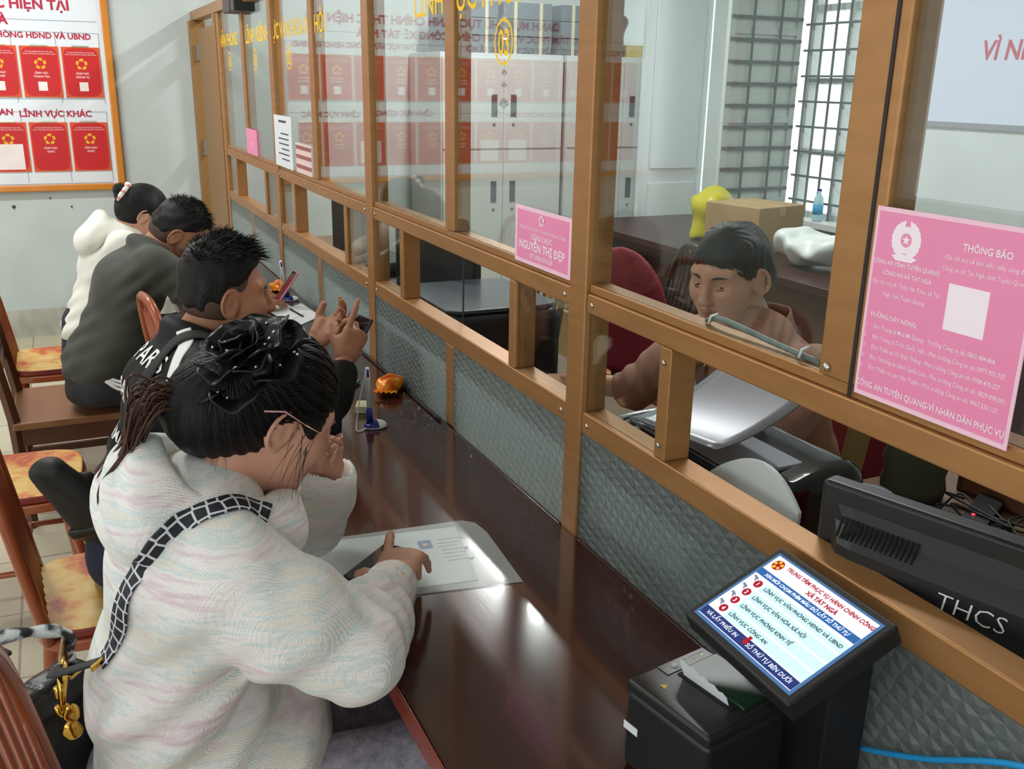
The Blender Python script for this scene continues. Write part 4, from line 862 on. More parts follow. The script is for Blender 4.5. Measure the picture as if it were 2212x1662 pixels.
bx = N3((.15, -.5, -.82)); by = N3((-.6, -.7, .3)); S = Sdf(); cb = np.array((2.36, .972, .72)); AX = (by, np.cross(bx, by), bx)
S.seg(cb - bx * .11, cb + bx * .1, (.05, .034), (.085, .042), by, .02); S.bx(cb + bx * .02 + np.cross(bx, by) * -.03, (.055, .02, .07), AX, .015, .01); S.disp(fold_noise(9, 60, .002)); skinmesh('bag_body', [S.mesh(.006)], LEAM, SB)
MB().obox(cb + bx * .075 + by * -.0, (.068, .046, .016), by, np.cross(bx, by), bx).build('base_panel', LEA, SB, bevel=.01)
JB = surf(MJ)
ribbon(JB, [cb - bx * .12, (2.33, .89, .86), (2.335, .83, .95), (2.345, .755, 1.045), (2.35, .71, 1.09), (2.345, .66, 1.10), (2.33, .61, 1.06)], .036, 'shoulder_strap', mat('black_webbing', (.016, .016, .016), .75, bump=(400, .4, .001, (1, 1, 1))), SB, .006, 8, .003)
for s_ in (-1, 1): MB().obox(cb - bx * .115 + by * s_ * .03, (.003, .003, .011), by, np.cross(bx, by), bx).build('metal_ring', mat('pale_metal', srgb(205, 200, 190), .25, .9), SB)
# ---------------------------------------------------------------- things on the counter
PAPER = mat('white_paper', srgb(226, 230, 232), .6); GREYP = mat('grey_print', srgb(150, 156, 160), .7)
def plastic():
    m = mat('clear_plastic_sleeve', srgb(212, 222, 222), .32); b = m.node_tree.nodes['Principled BSDF']; b.inputs['Alpha'].default_value = .3; return m
PL = plastic()
zt = .7725
DS = thing('document_sleeve', 'clear plastic document sleeve with white papers lying under the phone and hand', 'document sleeve', (1.63, .37, zt))
MB().prism([(1.492, .193), (1.56, .585), (1.83, .60), (1.792, .2), (1.77, .178), (1.72, .172)], (0, 0, zt + .0012), (1, 0, 0), (0, 1, 0), (0, 0, 1), .0006).build('plastic_cover', PL, DS)
MB().prism([(1.535, .27), (1.585, .60), (1.822, .585), (1.77, .225)], (0, 0, zt), (1, 0, 0), (0, 1, 0), (0, 0, 1), .0008).build('paper_sheet', PAPER, DS)
mb = MB(); pc = np.array((1.66, .245, zt + .0009)); X, Y = N3((.99, -.13, 0)), N3((.13, .99, 0))
for k in range(7): mb.obox(pc + X * (.06 - k * .016) + Y * (.02 + .006 * (k % 3)), (.0022, .028 - .004 * (k % 3), .0001), X, Y, (0, 0, 1))
mb.build('faint_print', GREYP, DS)
MB().obox((1.715, .315, zt + .001), (.019, .014, .0002), X, Y, (0, 0, 1)).build('id_photo', mat('blue_photo', srgb(92, 128, 186), .4), DS)
MB().lathe((1.715, .315, zt + .0012), ((.006, 0), (.006, .0002)), 12).build('photo_face', mat('photo_skin_tone', srgb(216, 180, 160), .5), DS)
phone('mobile_phone', 'dark phone lying on the document sleeve under the hand of the fleece woman', (1.652, .434, .7805), N3((-.76, -.65, 0)), N3((.65, -.76, 0)), (0, 0, 1), wid=.078, ln=.165, th=.011)
WP = mat('white_plastic', srgb(226, 230, 234), .25); BLP = mat('navy_plastic', srgb(26, 44, 120), .25)
def pen_stand(name, label, c, tilt):
    t = thing(name, label, 'pen stand', (c[0], c[1], .772), 0, 'counter pens on blue and white stands'); c = np.array((c[0], c[1], .772)); d = N3(tilt)
    S = Sdf(); S.el(c + (0, -.008, .006), (.026, .034, .016)); S.half(c + (0, 0, .0005), (0, 0, -1)); skinmesh('stand_base', [S.mesh(.0025)], [WP, BLP], t, matfn=lambda P: ((P[:, 1] > c[1] - .012) & (P[:, 2] > c[2] + .006)).astype(int))
    MB().tube([c + (0, .008, .012), c + (0, .008, .012) + d * .05], [.0125, .0075], 12).build('pen_holder', BLP, t, smooth=True)
    MB().tube([c + (0, .008, .012) + d * .045, c + (0, .008, .012) + d * .15, c + (0, .008, .012) + d * .168], [.0062, .0075, .005], 12).build('pen_barrel', WP, t, smooth=True)
    MB().tube([c + (0, .008, .012) + d * .142 + (-.006, 0, 0), c + (0, .008, .012) + d * .164 + (-.006, 0, 0)], .0035, 8).build('pen_clip', BLP, t, smooth=True)
    MB().tube(spline([c + (0, .008, .01) + d * .17, c + (.012, .03, .09), c + (.004, .045, .02), c + (-.02, .05, .004), c + (-.01, .02, .004)], 6), .0016, 6).build('pen_cord', WP, t, smooth=True)
pen_stand('pen_stand', 'blue and white pen on its stand nearest, in front of the orange snack packet', (2.446, .205), (-.03, .03, 1))
pen_stand('pen_stand', 'blue and white pen on its stand farther off, next to the open papers', (4.14, .065), (.05, .12, 1))
ORG = mat('orange_foil', srgb(226, 92, 28), .22, .25, noise=(srgb(236, 170, 40), 28, .12, (1, 1, 1)))
def snack(label, c, rz, s=1.0, seed=1):
    t = thing('snack_packet', label, 'snack packet', (c[0], c[1], .772), 0, 'orange foil snack packets'); cc = np.array((c[0], c[1], .796)); a = np.array((math.cos(rz), math.sin(rz), 0)); b = np.array((-a[1], a[0], 0)); S = Sdf()
    S.el(cc, (.062 * s, .042 * s, .026 * s), (a, b, (0, 0, 1)))
    S.disp(fold_noise(seed, 130, .006)); skinmesh('packet', [S.mesh(.0028)], ORG, t, smooth_it=1)
    for q in (-1, 1):
        G = [[cc + a * q * (.05 + .03 * u) * s + b * v * .036 * s + np.array((0, 0, -.004 + .004 * math.sin(v * 14) * u)) for v in np.linspace(-1, 1, 15)] for u in (0, .5, 1)]; MB().grid(G).build('crimped_end', ORG, t, smooth=True, solid=.001)
snack('orange foil snack packet nearest, leaning at the patterned glass', (2.75, .056), -.5, 1.0, 1); snack('orange foil snack packet far off, behind the farther pen stand', (4.36, .06), -.35, 1.0, 4)
tag(MB().obox((2.60, .188, .783), (.03, .019, .0105), N3((1, -.4, 0)), N3((.4, 1, 0)), (0, 0, 1)).build('sticky_note_pad', mat('pale_yellow_pad', srgb(214, 212, 176), .7), None, bevel=.002), 'pale yellow sticky note pad behind the nearest pen stand', 'note pad')
tag(MB().tube([(2.78, .185, .779), (2.86, .125, .779)], .006, 10).build('marker_cap', mat('teal_plastic', srgb(70, 170, 175), .35), None, smooth=True), 'small teal marker lying near the elbow of the young man', 'marker')
t = thing('paper_stack', 'open white papers lying on the far part of the counter under a black pen', 'papers', (3.82, .09, .7725)); MB().prism([(3.66, .14), (3.80, .012), (4.06, .03), (3.92, .17)], (0, 0, .7725), (1, 0, 0), (0, 1, 0), (0, 0, 1), .003).build('sheet', PAPER, t)
MB().prism([(3.75, .16), (3.86, .06), (4.1, .10), (3.99, .2)], (0, 0, .7757), (1, 0, 0), (0, 1, 0), (0, 0, 1), .001).build('sheet', PAPER, t)
tag(MB().tube([(3.80, .085, .7805), (3.94, .105, .7805)], [.0035, .005], 8).build('pen', mat('black_pen_plastic', (.01, .01, .012), .3), None, smooth=True), 'black pen lying across the far white papers', 'pen')
tag(MB().tube(spline([(3.2, .012, .777), (2.9, .01, .777), (2.6, .012, .777), (2.42, .012, .777)], 5), .0035, 6).build('counter_cable', mat('black_cable', (.012, .012, .012), .5), None, smooth=True), 'thin black cable lying along the foot of the patterned glass', 'cable')
phone('mobile_phone', 'pink edged phone held over the counter by the olive man', (4.02, .10, .86), (1, 0, 0), (0, -.6, .8), (0, .8, .6), case=mat('pink_case', srgb(214, 140, 150), .4))
# ---------------------------------------------------------------- ticket kiosk on the counter
BKM = mat('black_textured_metal', (.014, .014, .015), .5, bump=(500, .2, .0006, (1, 1, 1))); BKP = mat('black_plastic', (.016, .017, .018), .36); GRN = mat('dark_green_plastic', srgb(14, 52, 36), .3)
KS = thing('ticket_kiosk', 'black ticket kiosk tablet on a metal stand at the near end of the counter', 'kiosk', (.88, .1, .772))
A, B, C_, D = (np.array(q) for q in ((.987, .189, .99), (.766, .185, .99), (.961, .027, 1.06), (.732, .047, 1.06)))
TX = N3((B - A) + (D - C_)); TY = N3((C_ - A) + (D - B)); TY = N3(TY - TX * (TX @ TY)); TZ = np.cross(TX, TY); TC = (A + B + C_ + D) / 4; hw, hh = .1155, .0895
MB().obox(TC - TZ * .016, (hw, hh, .016), TX, TY, TZ).build('tablet_housing', BKM, KS, bevel=.004, seg=3)
TS = TC + TZ * .0003
def scr(x0, x1, y0, y1, lift, mb, m): mb.obox(TS + TX * (x0 + x1) / 2 + TY * (y0 + y1) / 2 + TZ * lift, ((x1 - x0) / 2, (y1 - y0) / 2, .0002), TX, TY, TZ, m)
def lit(name, c, s=.5): return mat(name, c, .25, emit=(c, s))
SCM = [lit('screen_blue_border', srgb(70, 110, 160), .4), lit('screen_white', srgb(236, 240, 250)), lit('screen_band_blue', srgb(40, 96, 160), .45), lit('screen_pale_cyan', srgb(196, 236, 246)), lit('screen_navy', srgb(34, 52, 116), .4), lit('screen_red', srgb(176, 20, 44), .25), lit('screen_dark_text', (.008, .02, .024), .1), lit('screen_gold', srgb(236, 178, 40), .5), lit('screen_line_grey', srgb(120, 130, 150), .4)]
mb = MB(); scr(-.105, .105, -.078, .078, 0, mb, 0); scr(-.1, .1, -.073, .074, .0004, mb, 1); scr(-.1, .1, .0305, .0425, .0008, mb, 2); scr(-.1, .1, -.072, -.056, .0008, mb, 4)
for k in range(4): y = .0165 - .0205 * k; scr(-.068, .1, y - .0085, y + .0085, .0008, mb, 3)
mb.build('screen', SCM, KS)
ROWS = ['LĨNH VỰC VĂN PHÒNG HĐND VÀ UBND', 'LĨNH VỰC VĂN HÓA XÃ HỘI', 'LĨNH VỰC PHÒNG KINH TẾ', 'LĨNH VỰC CÔNG AN']
L_ = [('TRUNG TÂM PHỤC VỤ HÀNH CHÍNH CÔNG', .016, .0605, .0068, 'CENTER', .035, .1, .9, 5), ('XÃ TÁT NGÀ', .016, .0475, .0072, 'CENTER', .04, 0, 1.0, 5), ('XIN MỜI CHẠM PHÍM MÀU ĐỎ LẤY SỐ THỨ TỰ', 0, .0335, .0058, 'CENTER', .028, .15, 1.0, 1),
      ('VÀ LẤY PHIẾU IN', -.055, -.0672, .0066, 'CENTER', .014, .1, 1.0, 1), ('SỐ THỨ TỰ BÊN DƯỚI', .046, -.0672, .0066, 'CENTER', .014, .1, 1.0, 1)]
for k, t_ in enumerate(ROWS): y = .0165 - .0205 * k; L_ += [(t_, -.063, y - .003, .0064, 'LEFT', .018, .15, .95, 6), (str(k + 1), -.0775, y - .0034, .007, 'CENTER', .02, 0, 1, 1)]
def kx(mb, c, X, Y, Z):
    disc = lambda x, y, r, m, l, n=20: mb.add([c + X * (x + r * math.cos(t)) + Y * (y + r * math.sin(t)) + Z * l for t in np.linspace(0, 2 * PI, n, endpoint=False)], [tuple(range(n))], m)
    for k in range(4):
        y = .0165 - .0205 * k; disc(-.0775, y, .0078, 1, .0012); disc(-.0775, y, .007, 5, .0014)
        hx, hy = -.0905, y + .004
        mb.add([c + X * (hx + a) + Y * (hy + b) + Z * .0014 for a, b in ((-.006, .0035), (-.001, .0015), (.0035, -.0035), (.005, -.003), (.003, .0005), (.006, .001), (.004, .0045), (-.004, .0065))], [tuple(range(8))], 8)
    disc(-.0855, .0595, .0098, 5, .0012); disc(-.0855, .0595, .0024, 5, .002)
    for i in range(5):
        t = 2 * PI * i / 5 + .3; P = [(-.0855 + r * math.cos(t + d), .0595 + r * math.sin(t + d)) for r, d in ((.0035, -.3), (.0088, -.15), (.009, .35), (.0062, .62), (.0035, .45))]
        mb.add([c + X * p[0] + Y * p[1] + Z * .0016 for p in P], [tuple(range(5))], 7)
    mb.add([c + X * (-.004 + a) + Y * (-.064 + b) + Z * .0016 for a, b in ((-.003, .0125), (.003, .0125), (.003, .004), (.007, .004), (0, -.005), (-.007, .004), (-.003, .004))], [tuple(range(7))], 5)
lettering(L_, 'screen_lettering', None, KS, TS, TX, TY, lift=.0016, extra=kx, mats=SCM)
mb = MB(); mb.obox((.868, .075, .875), (.082, .003, .103), (1, -.03, 0), (.03, 1, 0), (0, 0, 1)); mb.obox((.788, .055, .875), (.003, .035, .103), (1, 0, 0), (0, 1, 0), (0, 0, 1)); mb.obox((.945, .055, .875), (.003, .035, .103), (1, 0, 0), (0, 1, 0), (0, 0, 1)); mb.obox((.866, .06, .7745), (.09, .034, .002), (1, 0, 0), (0, 1, 0), (0, 0, 1))
mb.build('metal_stand', BKM, KS, bevel=.001)
for x in (.80, .76): MB().lathe((x, .1885, .975), ((.002, 0), (.0018, .0012)), 8, axis=(0, 1, -.3)).build('housing_screw', SCREW, KS)
PR = thing('receipt_printer', 'black receipt printer with a green lid and torn white ticket in front of the tablet', 'printer', (.9, .2, .772), 0)
U, W_ = N3((-.98, -.17, 0)), N3((.2, -.98, 0)); W_ = N3(W_ - U * (U @ W_)); PC = np.array((.903, .197, .842)); ZZ = (0, 0, 1)
MB().obox(PC - (0, 0, .006), (.079, .079, .064), U, W_, ZZ).build('printer_body', BKP, PR, bevel=.012, seg=4)
MB().obox(PC + (0, 0, .062) - W_ * .008, (.0785, .07, .0095), U, W_, ZZ).build('printer_top', BKP, PR, bevel=.006, seg=3)
MB().obox(PC + (0, 0, .0705) + W_ * .038 + U * .006, (.058, .034, .0035), U, W_, ZZ).build('green_lid', GRN, PR, bevel=.003, seg=3)
MB().obox(PC + (0, 0, .0718) - W_ * .005 + U * .004, (.05, .007, .0016), U, W_, ZZ).build('paper_slot', mat('slot_black', (.003, .003, .003), .8), PR, bevel=.001)
e = [(-.042, .0), (.042, .0), (.042, .016), (.036, .022), (.028, .019), (.022, .027), (.012, .024), (.006, .03), (-.006, .026), (-.012, .034), (-.024, .031), (-.034, .037), (-.042, .03)]
MB().prism(e, PC + (0, 0, .0725) - W_ * .007 + U * .004, U, N3(np.array(ZZ) * .75 - W_ * .3), W_, .0008).build('torn_ticket', PAPER, PR)
MB().obox(PC + (0, 0, .0722) - U * .062 + W_ * .02, (.011, .045, .0006), U, W_, ZZ).build('button_panel', mat('panel_black', (.03, .03, .03), .3), PR)
MB().lathe(PC + (0, 0, .0728) - U * .062 - W_ * .002, ((.0055, 0), (.0045, .0022)), 14).build('feed_button', mat('grey_button', srgb(150, 155, 155), .4), PR)
for k in range(3): MB().lathe(PC + (0, 0, .0728) - U * .06 + W_ * (.017 + .017 * k), ((.0017, 0), (.0015, .0005)), 8).build('status_light', lit('green_led', srgb(120, 170, 60), .8) if k == 2 else mat('dark_led', (.05, .05, .04), .3), PR)
lettering([('FEED', 0, -.009, .0042, 'CENTER', 0, 0, 1), ('ERROR', .019, .003, .0026, 'CENTER', 0, 0, 1), ('PAPER', .036, .003, .0026, 'CENTER', 0, 0, 1), ('POWER', .052, .003, .0026, 'CENTER', 0, 0, 1)], 'panel_lettering', mat('pale_grey_print', srgb(170, 172, 172), .6), PR, PC + (0, 0, .0729) - U * .062, W_, -U)
MB().prism([(-.006, -.004), (.006, -.004), (0, .006)], PC + (0, 0, .0718) - W_ * .047 - U * .035, U, W_, ZZ, .0004).build('warning_triangle', mat('warning_yellow', srgb(190, 170, 60), .5), PR)
MB().obox(PC - U * .012 - W_ * .0803 - (0, 0, .0) + U * .0 - U * .05, (.014, .0004, .006), U, W_, ZZ).build('side_label', PAPER, PR)
tag(MB().tube(spline([(.87, .012, .777), (.83, .011, .815), (.764, .008, .849), (.693, .008, .89), (.568, .008, .972), (.45, .012, 1.0), (.3, .012, .99)], 6), .0042, 8).build('network_cable', mat('blue_cable', srgb(40, 150, 215), .35), None, smooth=True), 'bright blue network cable sagging along the patterned glass beside the kiosk stand', 'cable')
# ---------------------------------------------------------------- devices on the staff desk
zd = .765
MO = thing('computer_monitor', 'black monitor seen from behind with vents and white handwriting', 'monitor', (.74, -.11, zd))
mx, my = N3((-1, -.3, 0)), N3((.3, -1, 0)); my = N3(my - mx * (mx @ my)); mz = N3((0, 0, 1)); mc = np.array((.752, -.136, 1.013)); hw_ = .252
MB().obox(mc + my * .006, (hw_, .018, .138), mx, my, mz).build('monitor_shell', BKP, MO, bevel=.008, seg=3)
pr = [(-hw_ + .03, .008), (-hw_ + .05, .03), (-hw_ + .075, .036), (hw_ - .075, .036), (hw_ - .05, .03), (hw_ - .03, .008)]
G = []
for (sx, dy) in pr: G.append([mc - my * .012 + mx * sx - my * 0 + mz * q[0] - my * dy * q[1] for q in ((.108, 0), (.085, .35), (.06, .95), (.03, 1), (-.1, 1), (-.125, .2))])
MB().grid(G).build('rear_bulge', BKP, MO, smooth=False)
VB = mat('vent_black', (.002, .002, .002), .9)
for x0, x1, z0, z1 in ((-.205, -.085, .068, .098), (.06, .2, .068, .098), (-.1, .2, -.035, -.012)):
    mb = MB()
    for x in np.arange(x0, x1, .0075): mb.obox(mc - my * (.0125 + (.018 if z0 > 0 else .0358)) + mx * x + mz * (z0 + z1) / 2, (.0016, .0012, (z1 - z0) / 2), mx, my, N3(mz + my * (.55 if z0 > 0 else 0)))
    mb.build('vent_slots', VB, MO)
lettering([('THCS', 0, 0, .026, 'CENTER', -.012, .12, 1.05)], 'white_handwriting', mat('white_marker', srgb(228, 230, 228), .6), MO, mc - my * .0492 + mx * .0 + mz * .028, mx, mz, lift=.0)
MB().obox((.742, -.16, .868), (.03, .012, .1), mx, my, mz).build('stand_neck', BKP, MO, bevel=.003); MB().obox((.742, -.16, zd + .008), (.11, .08, .008), mx, my, mz).build('stand_foot', BKP, MO, bevel=.004)
# laser printer with the grey tray
SLV = mat('silver_grey_plastic', srgb(128, 132, 140), .3, .4); CHR = mat('chrome_trim', srgb(205, 210, 214), .12, 1.0); BGL = mat('black_gloss_plastic', (.012, .013, .014), .12)
LP = thing('laser_printer', 'black and silver printer with a wide grey tray behind the nearest teller opening', 'printer', (1.5, -.27, zd))
S = Sdf(); S.bx((1.5, -.295, .885), (.235, .165, .12), None, .045, .01); S.half((1.52, -.29, .995), (0, .15, 1), .004); skinmesh('printer_body', [S.mesh(.007)], BGL, LP)
MB().box((1.33, -.41, .99), (1.70, -.16, 1.002)).build('printer_lid', SLV, LP, bevel=.006)
MB().tube(spline([(1.735, -.3, .992), (1.725, -.17, .992), (1.68, -.135, .991), (1.5, -.13, .990), (1.33, -.133, .99)], 5), .009, 10, flat=.7).build('chrome_edge', CHR, LP, smooth=True)
for k in range(3): MB().box((1.36, -.15 - .012 * k, .9995), (1.52, -.145 - .012 * k, 1.0035)).build('slot', VB, LP)
MB().box((1.49, -.17, 1.003), (1.50, -.15, 1.035)).build('paper_guide', mat('grey_tab', srgb(150, 155, 155), .4), LP, bevel=.002)
G = [[np.array((1.665 - u * .30 - v * .03, -.145 - v * .23, 1.012 + u * .035 + .115 * v ** 1.6 - .025 * math.sin(u * PI) * 0)) for v in np.linspace(0, 1, 10)] for u in np.linspace(0, 1, 10)]
MB().grid(G).build('output_tray', mat('satin_grey_tray', srgb(140, 142, 150), .34, .5), LP, smooth=True, solid=.004)
WT = mat('pale_grey_plastic', srgb(186, 194, 194), .4)
PH = thing('paper_tray', 'pale grey curved paper tray standing just behind the lower rail', 'paper tray', (1.25, -.13, zd))
P = [(-.115, -.0)] + [(-.115 + .23 * t, .335 * 1 - .055 * (2 * t - 1) ** 2 - .03 * (1 - t)) for t in np.linspace(0, 1, 14)] + [(.115, 0)]
G = [[np.array((1.247 - p[0], -.125 - .018 * math.cos((p[0]) * 9) - v * .004, zd + p[1])) for v in (0, 1)] for p in P]
pf = [np.array((1.188 - p[0] * 1.08, -.078 - .02 * math.cos(p[0] * 11), zd + p[1] * 1.04)) for p in P]; pb = [q + np.array((0, -.006, 0)) for q in pf]; n = len(pf)
MB().add(pf + pb, [tuple(range(n))[::-1], tuple(range(n, 2 * n))] + [(i, (i + 1) % n, n + (i + 1) % n, n + i) for i in range(n)]).build('tray_panel', WT, PH)
MB().box((1.1, -.125, zd), (1.315, -.075, zd + .012)).build('tray_foot', WT, PH, bevel=.003)
bk = thing('paper_pile', 'pile of white papers and grey booklets behind the pale grey tray', 'papers', (1.5, -.5, zd))
for k in range(5): MB().obox((1.5 + .012 * (k % 2), -.60 + .01 * (k % 3), zd + .006 + .011 * k), (.1, .1, .0052), N3((1, .1 * (k - 2), 0)), N3((-.1 * (k - 2), 1, 0)), ZZ).build('booklet', [PAPER, mat('grey_cover', srgb(120, 122, 124), .6)][k % 2], bk)
ST = thing('stamp_machine', 'red box with a rounded grey lid behind the black monitor', 'stamp machine', (1.15, -.32, zd))
MB().box((1.09, -.37, zd), (1.19, -.27, 1.0)).build('red_body', mat('red_plastic', srgb(190, 44, 40), .35), ST, bevel=.004)
S = Sdf(); S.el((1.14, -.32, 1.0), (.052, .05, .032)); S.half((1.14, -.32, 1.0), ZZ[:2] + (-1,)); skinmesh('grey_lid', [S.mesh(.004)], mat('grey_lid_plastic', srgb(120, 132, 134), .2, .2), ST)
BP = thing('black_printer', 'large black printer with a flat grey top behind the second teller opening', 'printer', (2.85, -.3, zd))
S = Sdf(); S.bx((2.84, -.28, .9), (.235, .2, .135), None, .04, .01); skinmesh('printer_body', [S.mesh(.008)], mat('matt_black_plastic', (.008, .008, .009), .4), BP)
MB().prism([(-.225 * s + (.03 if False else 0), t) for s, t in ((1, -.15), (.88, -.19), (-.88, -.19), (-1, -.15), (-1, .15), (-.88, .19), (.88, .19), (1, .15))], (2.84, -.28, 1.03), (1, 0, 0), (0, 1, 0), ZZ, .012).build('flat_lid', mat('slate_lid', srgb(62, 70, 76), .22), BP, bevel=.003)
MB().box((2.62, -.0825, .93), (3.06, -.079, .94)).build('drawer_gap', VB, BP)
d2 = thing('desk_scanner', 'white and black scanner on the staff desk behind the third teller opening', 'scanner', (3.95, -.3, zd))
S = Sdf(); S.bx((3.92, -.28, .868), (.2, .17, .1), None, .05, .01); skinmesh('white_base', [S.mesh(.009)], WP, d2); S = Sdf(); S.bx((3.88, -.26, .955), (.17, .13, .035), None, .03, .01); skinmesh('black_lid', [S.mesh(.008)], BGL, d2)
for lab, x, y, rz in (('black monitor behind the small pane beside the third teller opening', 3.35, -.33, .3), ('black monitor half hidden behind the far end of the partition', 4.75, -.4, .1)):
    m2 = thing('computer_monitor', lab, 'monitor', (x, y, zd), rz); MB().box((-.24, -.02, .09), (.24, .02, .4)).build('monitor_shell', BKP, m2, bevel=.008, local=True); MB().box((-.03, -.01, 0), (.03, .02, .12)).build('stand_neck', BKP, m2, local=True); MB().box((-.1, -.08, 0), (.1, .08, .012)).build('stand_foot', BKP, m2, bevel=.004, local=True)
tag(MB().prism([(2.28, -.45), (2.62, -.42), (2.60, -.2), (2.27, -.23)], (0, 0, zd), (1, 0, 0), (0, 1, 0), ZZ, .004).build('open_booklet', mat('pale_cyan_paper', srgb(176, 212, 216), .6), None), 'pale blue white booklet under the elbow of the woman behind the glass', 'booklet')
S = Sdf(); S.el((2.2, -.19, zd + .05), (.1, .065, .045)); S.half((2, -.3, zd + .004), (0, 0, -1)); S.disp(fold_noise(4, 50, .008)); tag(skinmesh('red_pouch', [S.mesh(.006)], mat('red_cloth', srgb(176, 56, 62), .8)), 'crumpled red pouch on the staff desk beside the forearm', 'pouch')
tag(MB().obox((1.88, -.09, 1.06), (.04, .0015, .06), N3((1, .2, .3)), N3((0, 1, 0)), N3((-.3, 0, 1))).build('torn_card', PAPER, None), 'torn white card stuck inside the small pane next to the red chair', 'card') if False else None
# right edge of the staff desk: drawer box, power strip, leads, folder
DB = thing('wooden_drawer_box', 'low dark brown wooden box with a drawer on the staff desk', 'drawer box', (1.33, -.95, zd))
SD2 = thing('side_table', 'brown side table behind the staff desk carrying cables and a wooden box', 'table', (1.2, -1.05, 0)); MB().box((.3, -1.5, .73), (1.64, -.745, .763)).build('tabletop', STW, SD2, bevel=.003)
for x, y in ((.34, -1.46), (1.6, -1.46), (.34, -.78), (1.6, -.78)): MB().box((x - .025, y - .025, 0), (x + .025, y + .025, .73)).build('leg', STW, SD2)
MB().box((1.1, -1.22, .763), (1.5, -1.0, .86)).build('box_body', mat('reddish_brown_wood', srgb(86, 50, 38), .4), DB, bevel=.003); MB().box((1.12, -1.0, .775), (1.48, -.994, .85)).build('drawer', mat('dim_brown_wood', srgb(104, 66, 48), .4), DB)
tag(MB().obox((1.33, -.87, .778), (.03, .14, .014), N3((1, .5, 0)), N3((-.5, 1, 0)), ZZ).build('power_strip', BKP, None, bevel=.003), 'black power strip with a red light on the brown side table', 'power strip')
tag(MB().lathe((1.335, -.86, .7925), ((.004, 0), (.003, .002)), 10).build('power_light', lit('red_led', srgb(255, 40, 60), 3.0), None), 'tiny red power light glowing on the black power strip', 'indicator light')
for k in range(5):
    g = np.random.default_rng(k); q = [np.array((1.33 + g.uniform(-.1, .1), -.85 + g.uniform(-.05, .05), .772))]
    for i in range(6): q.append(np.array((1.28 + g.uniform(-.2, .16), -.87 + g.uniform(-.09, .1), .7685 + g.uniform(0, .03))))
    tag(MB().tube(spline(q, 6), .003, 6).build('power_lead', mat('black_cable', (.012, .012, .012), .5), None, smooth=True), 'thin black lead in the tangle around the power strip', 'cable', 'tangled power leads')
FO = thing('fabric_roll', 'dark olive ribbed roll standing behind the red box', 'roll', (1.5, -.82, .763)); MB().lathe((1.52, -.87, .763), [(.07 + .006 * (i % 2), .03 * i) for i in range(13)], 20).build('roll_body', mat('olive_ribbed_fabric', srgb(66, 64, 44), .8), FO, smooth=True)
tag(MB().obox((1.63, -.80, .965), (.012, .03, .2), N3((1, 0, 0)), (0, 1, 0), N3((-.15, 0, 1))).build('leaning_board', mat('pale_wood', srgb(168, 140, 92), .5), None), 'narrow pale board leaning upright beside the olive ribbed roll', 'board')
# ---------------------------------------------------------------- the woman behind the glass
HS = Head((1.975, -.62, 1.238), (-.34, .92, -.2), sc=1.06)
SWR, SLW = (2.44, -.40, .84), (1.92, -.36, .83)
STF, SJ, ST_ = sitter('woman in a brown polo shirt with a striped collar working behind the glass', HS, (1.95, -.70, 1.085), (1.94, -.75, .95), (1.93, -.86, .56),
    ((2.15, -.69, 1.02), (2.21, -.5, .875), SWR), ((1.74, -.72, 1.03), (1.70, -.56, .875), SLW), SKIN, mat('dusty_brown_polo', srgb(158, 116, 100), .8, bump=(260, .3, .001, (1, 1, 1))), mat('black_trousers', (.02, .02, .024), .7), mat('dark_shoe', (.03, .03, .03), .5),
    feet=.36, topname='polo_shirt', cuffs=(.05, .6), h=.006, group='staff', folds=31, wide=1.06, tr=.98,
    hands=(lambda S: hand(S, SWR, (.9, .3, -.12), (0, 0, 1), (-.3, .9, 0), FLATB, k=.95), lambda S: hand(S, SLW, (.6, .75, -.12), (0, 0, 1), (-.8, .5, 0), FLATB, k=.95)))
STF['group'] = ''; del STF['group']
HS.eyes(STF, gaze=(1, .1, -.45))
S = Sdf(); w = HS.w; k = HS.k
S.el(w(-.012, 0, .038), np.array((.1, .083, .094)) * k, HS.ax).el(w(-.06, 0, .005), np.array((.078, .082, .088)) * k, HS.ax, .04).rc(w(-.10, 0, -.02), w(-.11, 0, -.12), .05 * k, .03 * k, .04)
for sy in (-1, 1): S.rc(w(.03, sy * .078, .02), w(.018, sy * .077, -.022), .010, .006, .02)
S.el(w(.102, .004, -.03), np.array((.06, .08, .093)) * k, HS.ax, .008, 's').disp(fold_noise(12, 60, .003)).disp(lambda P: .0016 * np.sin(np.arctan2((P - w(.04, .02, .12)) @ HS.l, -(P - w(.04, .02, .12)) @ HS.f) * 26 + 5 * np.sin((P @ HS.u) * 30))); S.el(w(.02, 0, -.13), np.array((.07, .07, .065)) * k, HS.ax, .02, 's')
for sy in (-1, 1): S.el(w(.018, sy * .088, -.04), np.array((.036, .032, .055)) * k, HS.ax, .012, 's')
SH = skinmesh('hair', [S.mesh(.004)], hair_mat('dark_brown_hair', (.003, .0025, .0025), (.014, .010, .009)), STF, attr=flow_to(w(-.1, 0, .03), -HS.f + .2 * HS.u, 14, .4), smooth_it=1)
hair_sheet(HS, SH, w(-.115, 0, -.02), 'combed_locks', SH.data.materials[0], STF, 280, .0014, 5, front=(.084, .078), temple=.03, c=(-.012, 0, .038), rad=(.1, .083, .094), lift=.001)
for sy in (-1, 1): MB().tube([w(.0935, sy * .024, -.002), w(.089, sy * .034, -.0035), w(.078, sy * .049, .0)], [.0012, .0016, .0006], 6).build('eyelash', BROW, STF, smooth=True)
CLP = [(1.90, -.615, 1.02), (1.865, -.655, 1.06), (1.855, -.715, 1.095), (1.895, -.775, 1.115), (1.955, -.79, 1.115), (2.015, -.77, 1.11), (2.05, -.715, 1.09), (2.04, -.655, 1.06), (2.0, -.61, 1.02)]
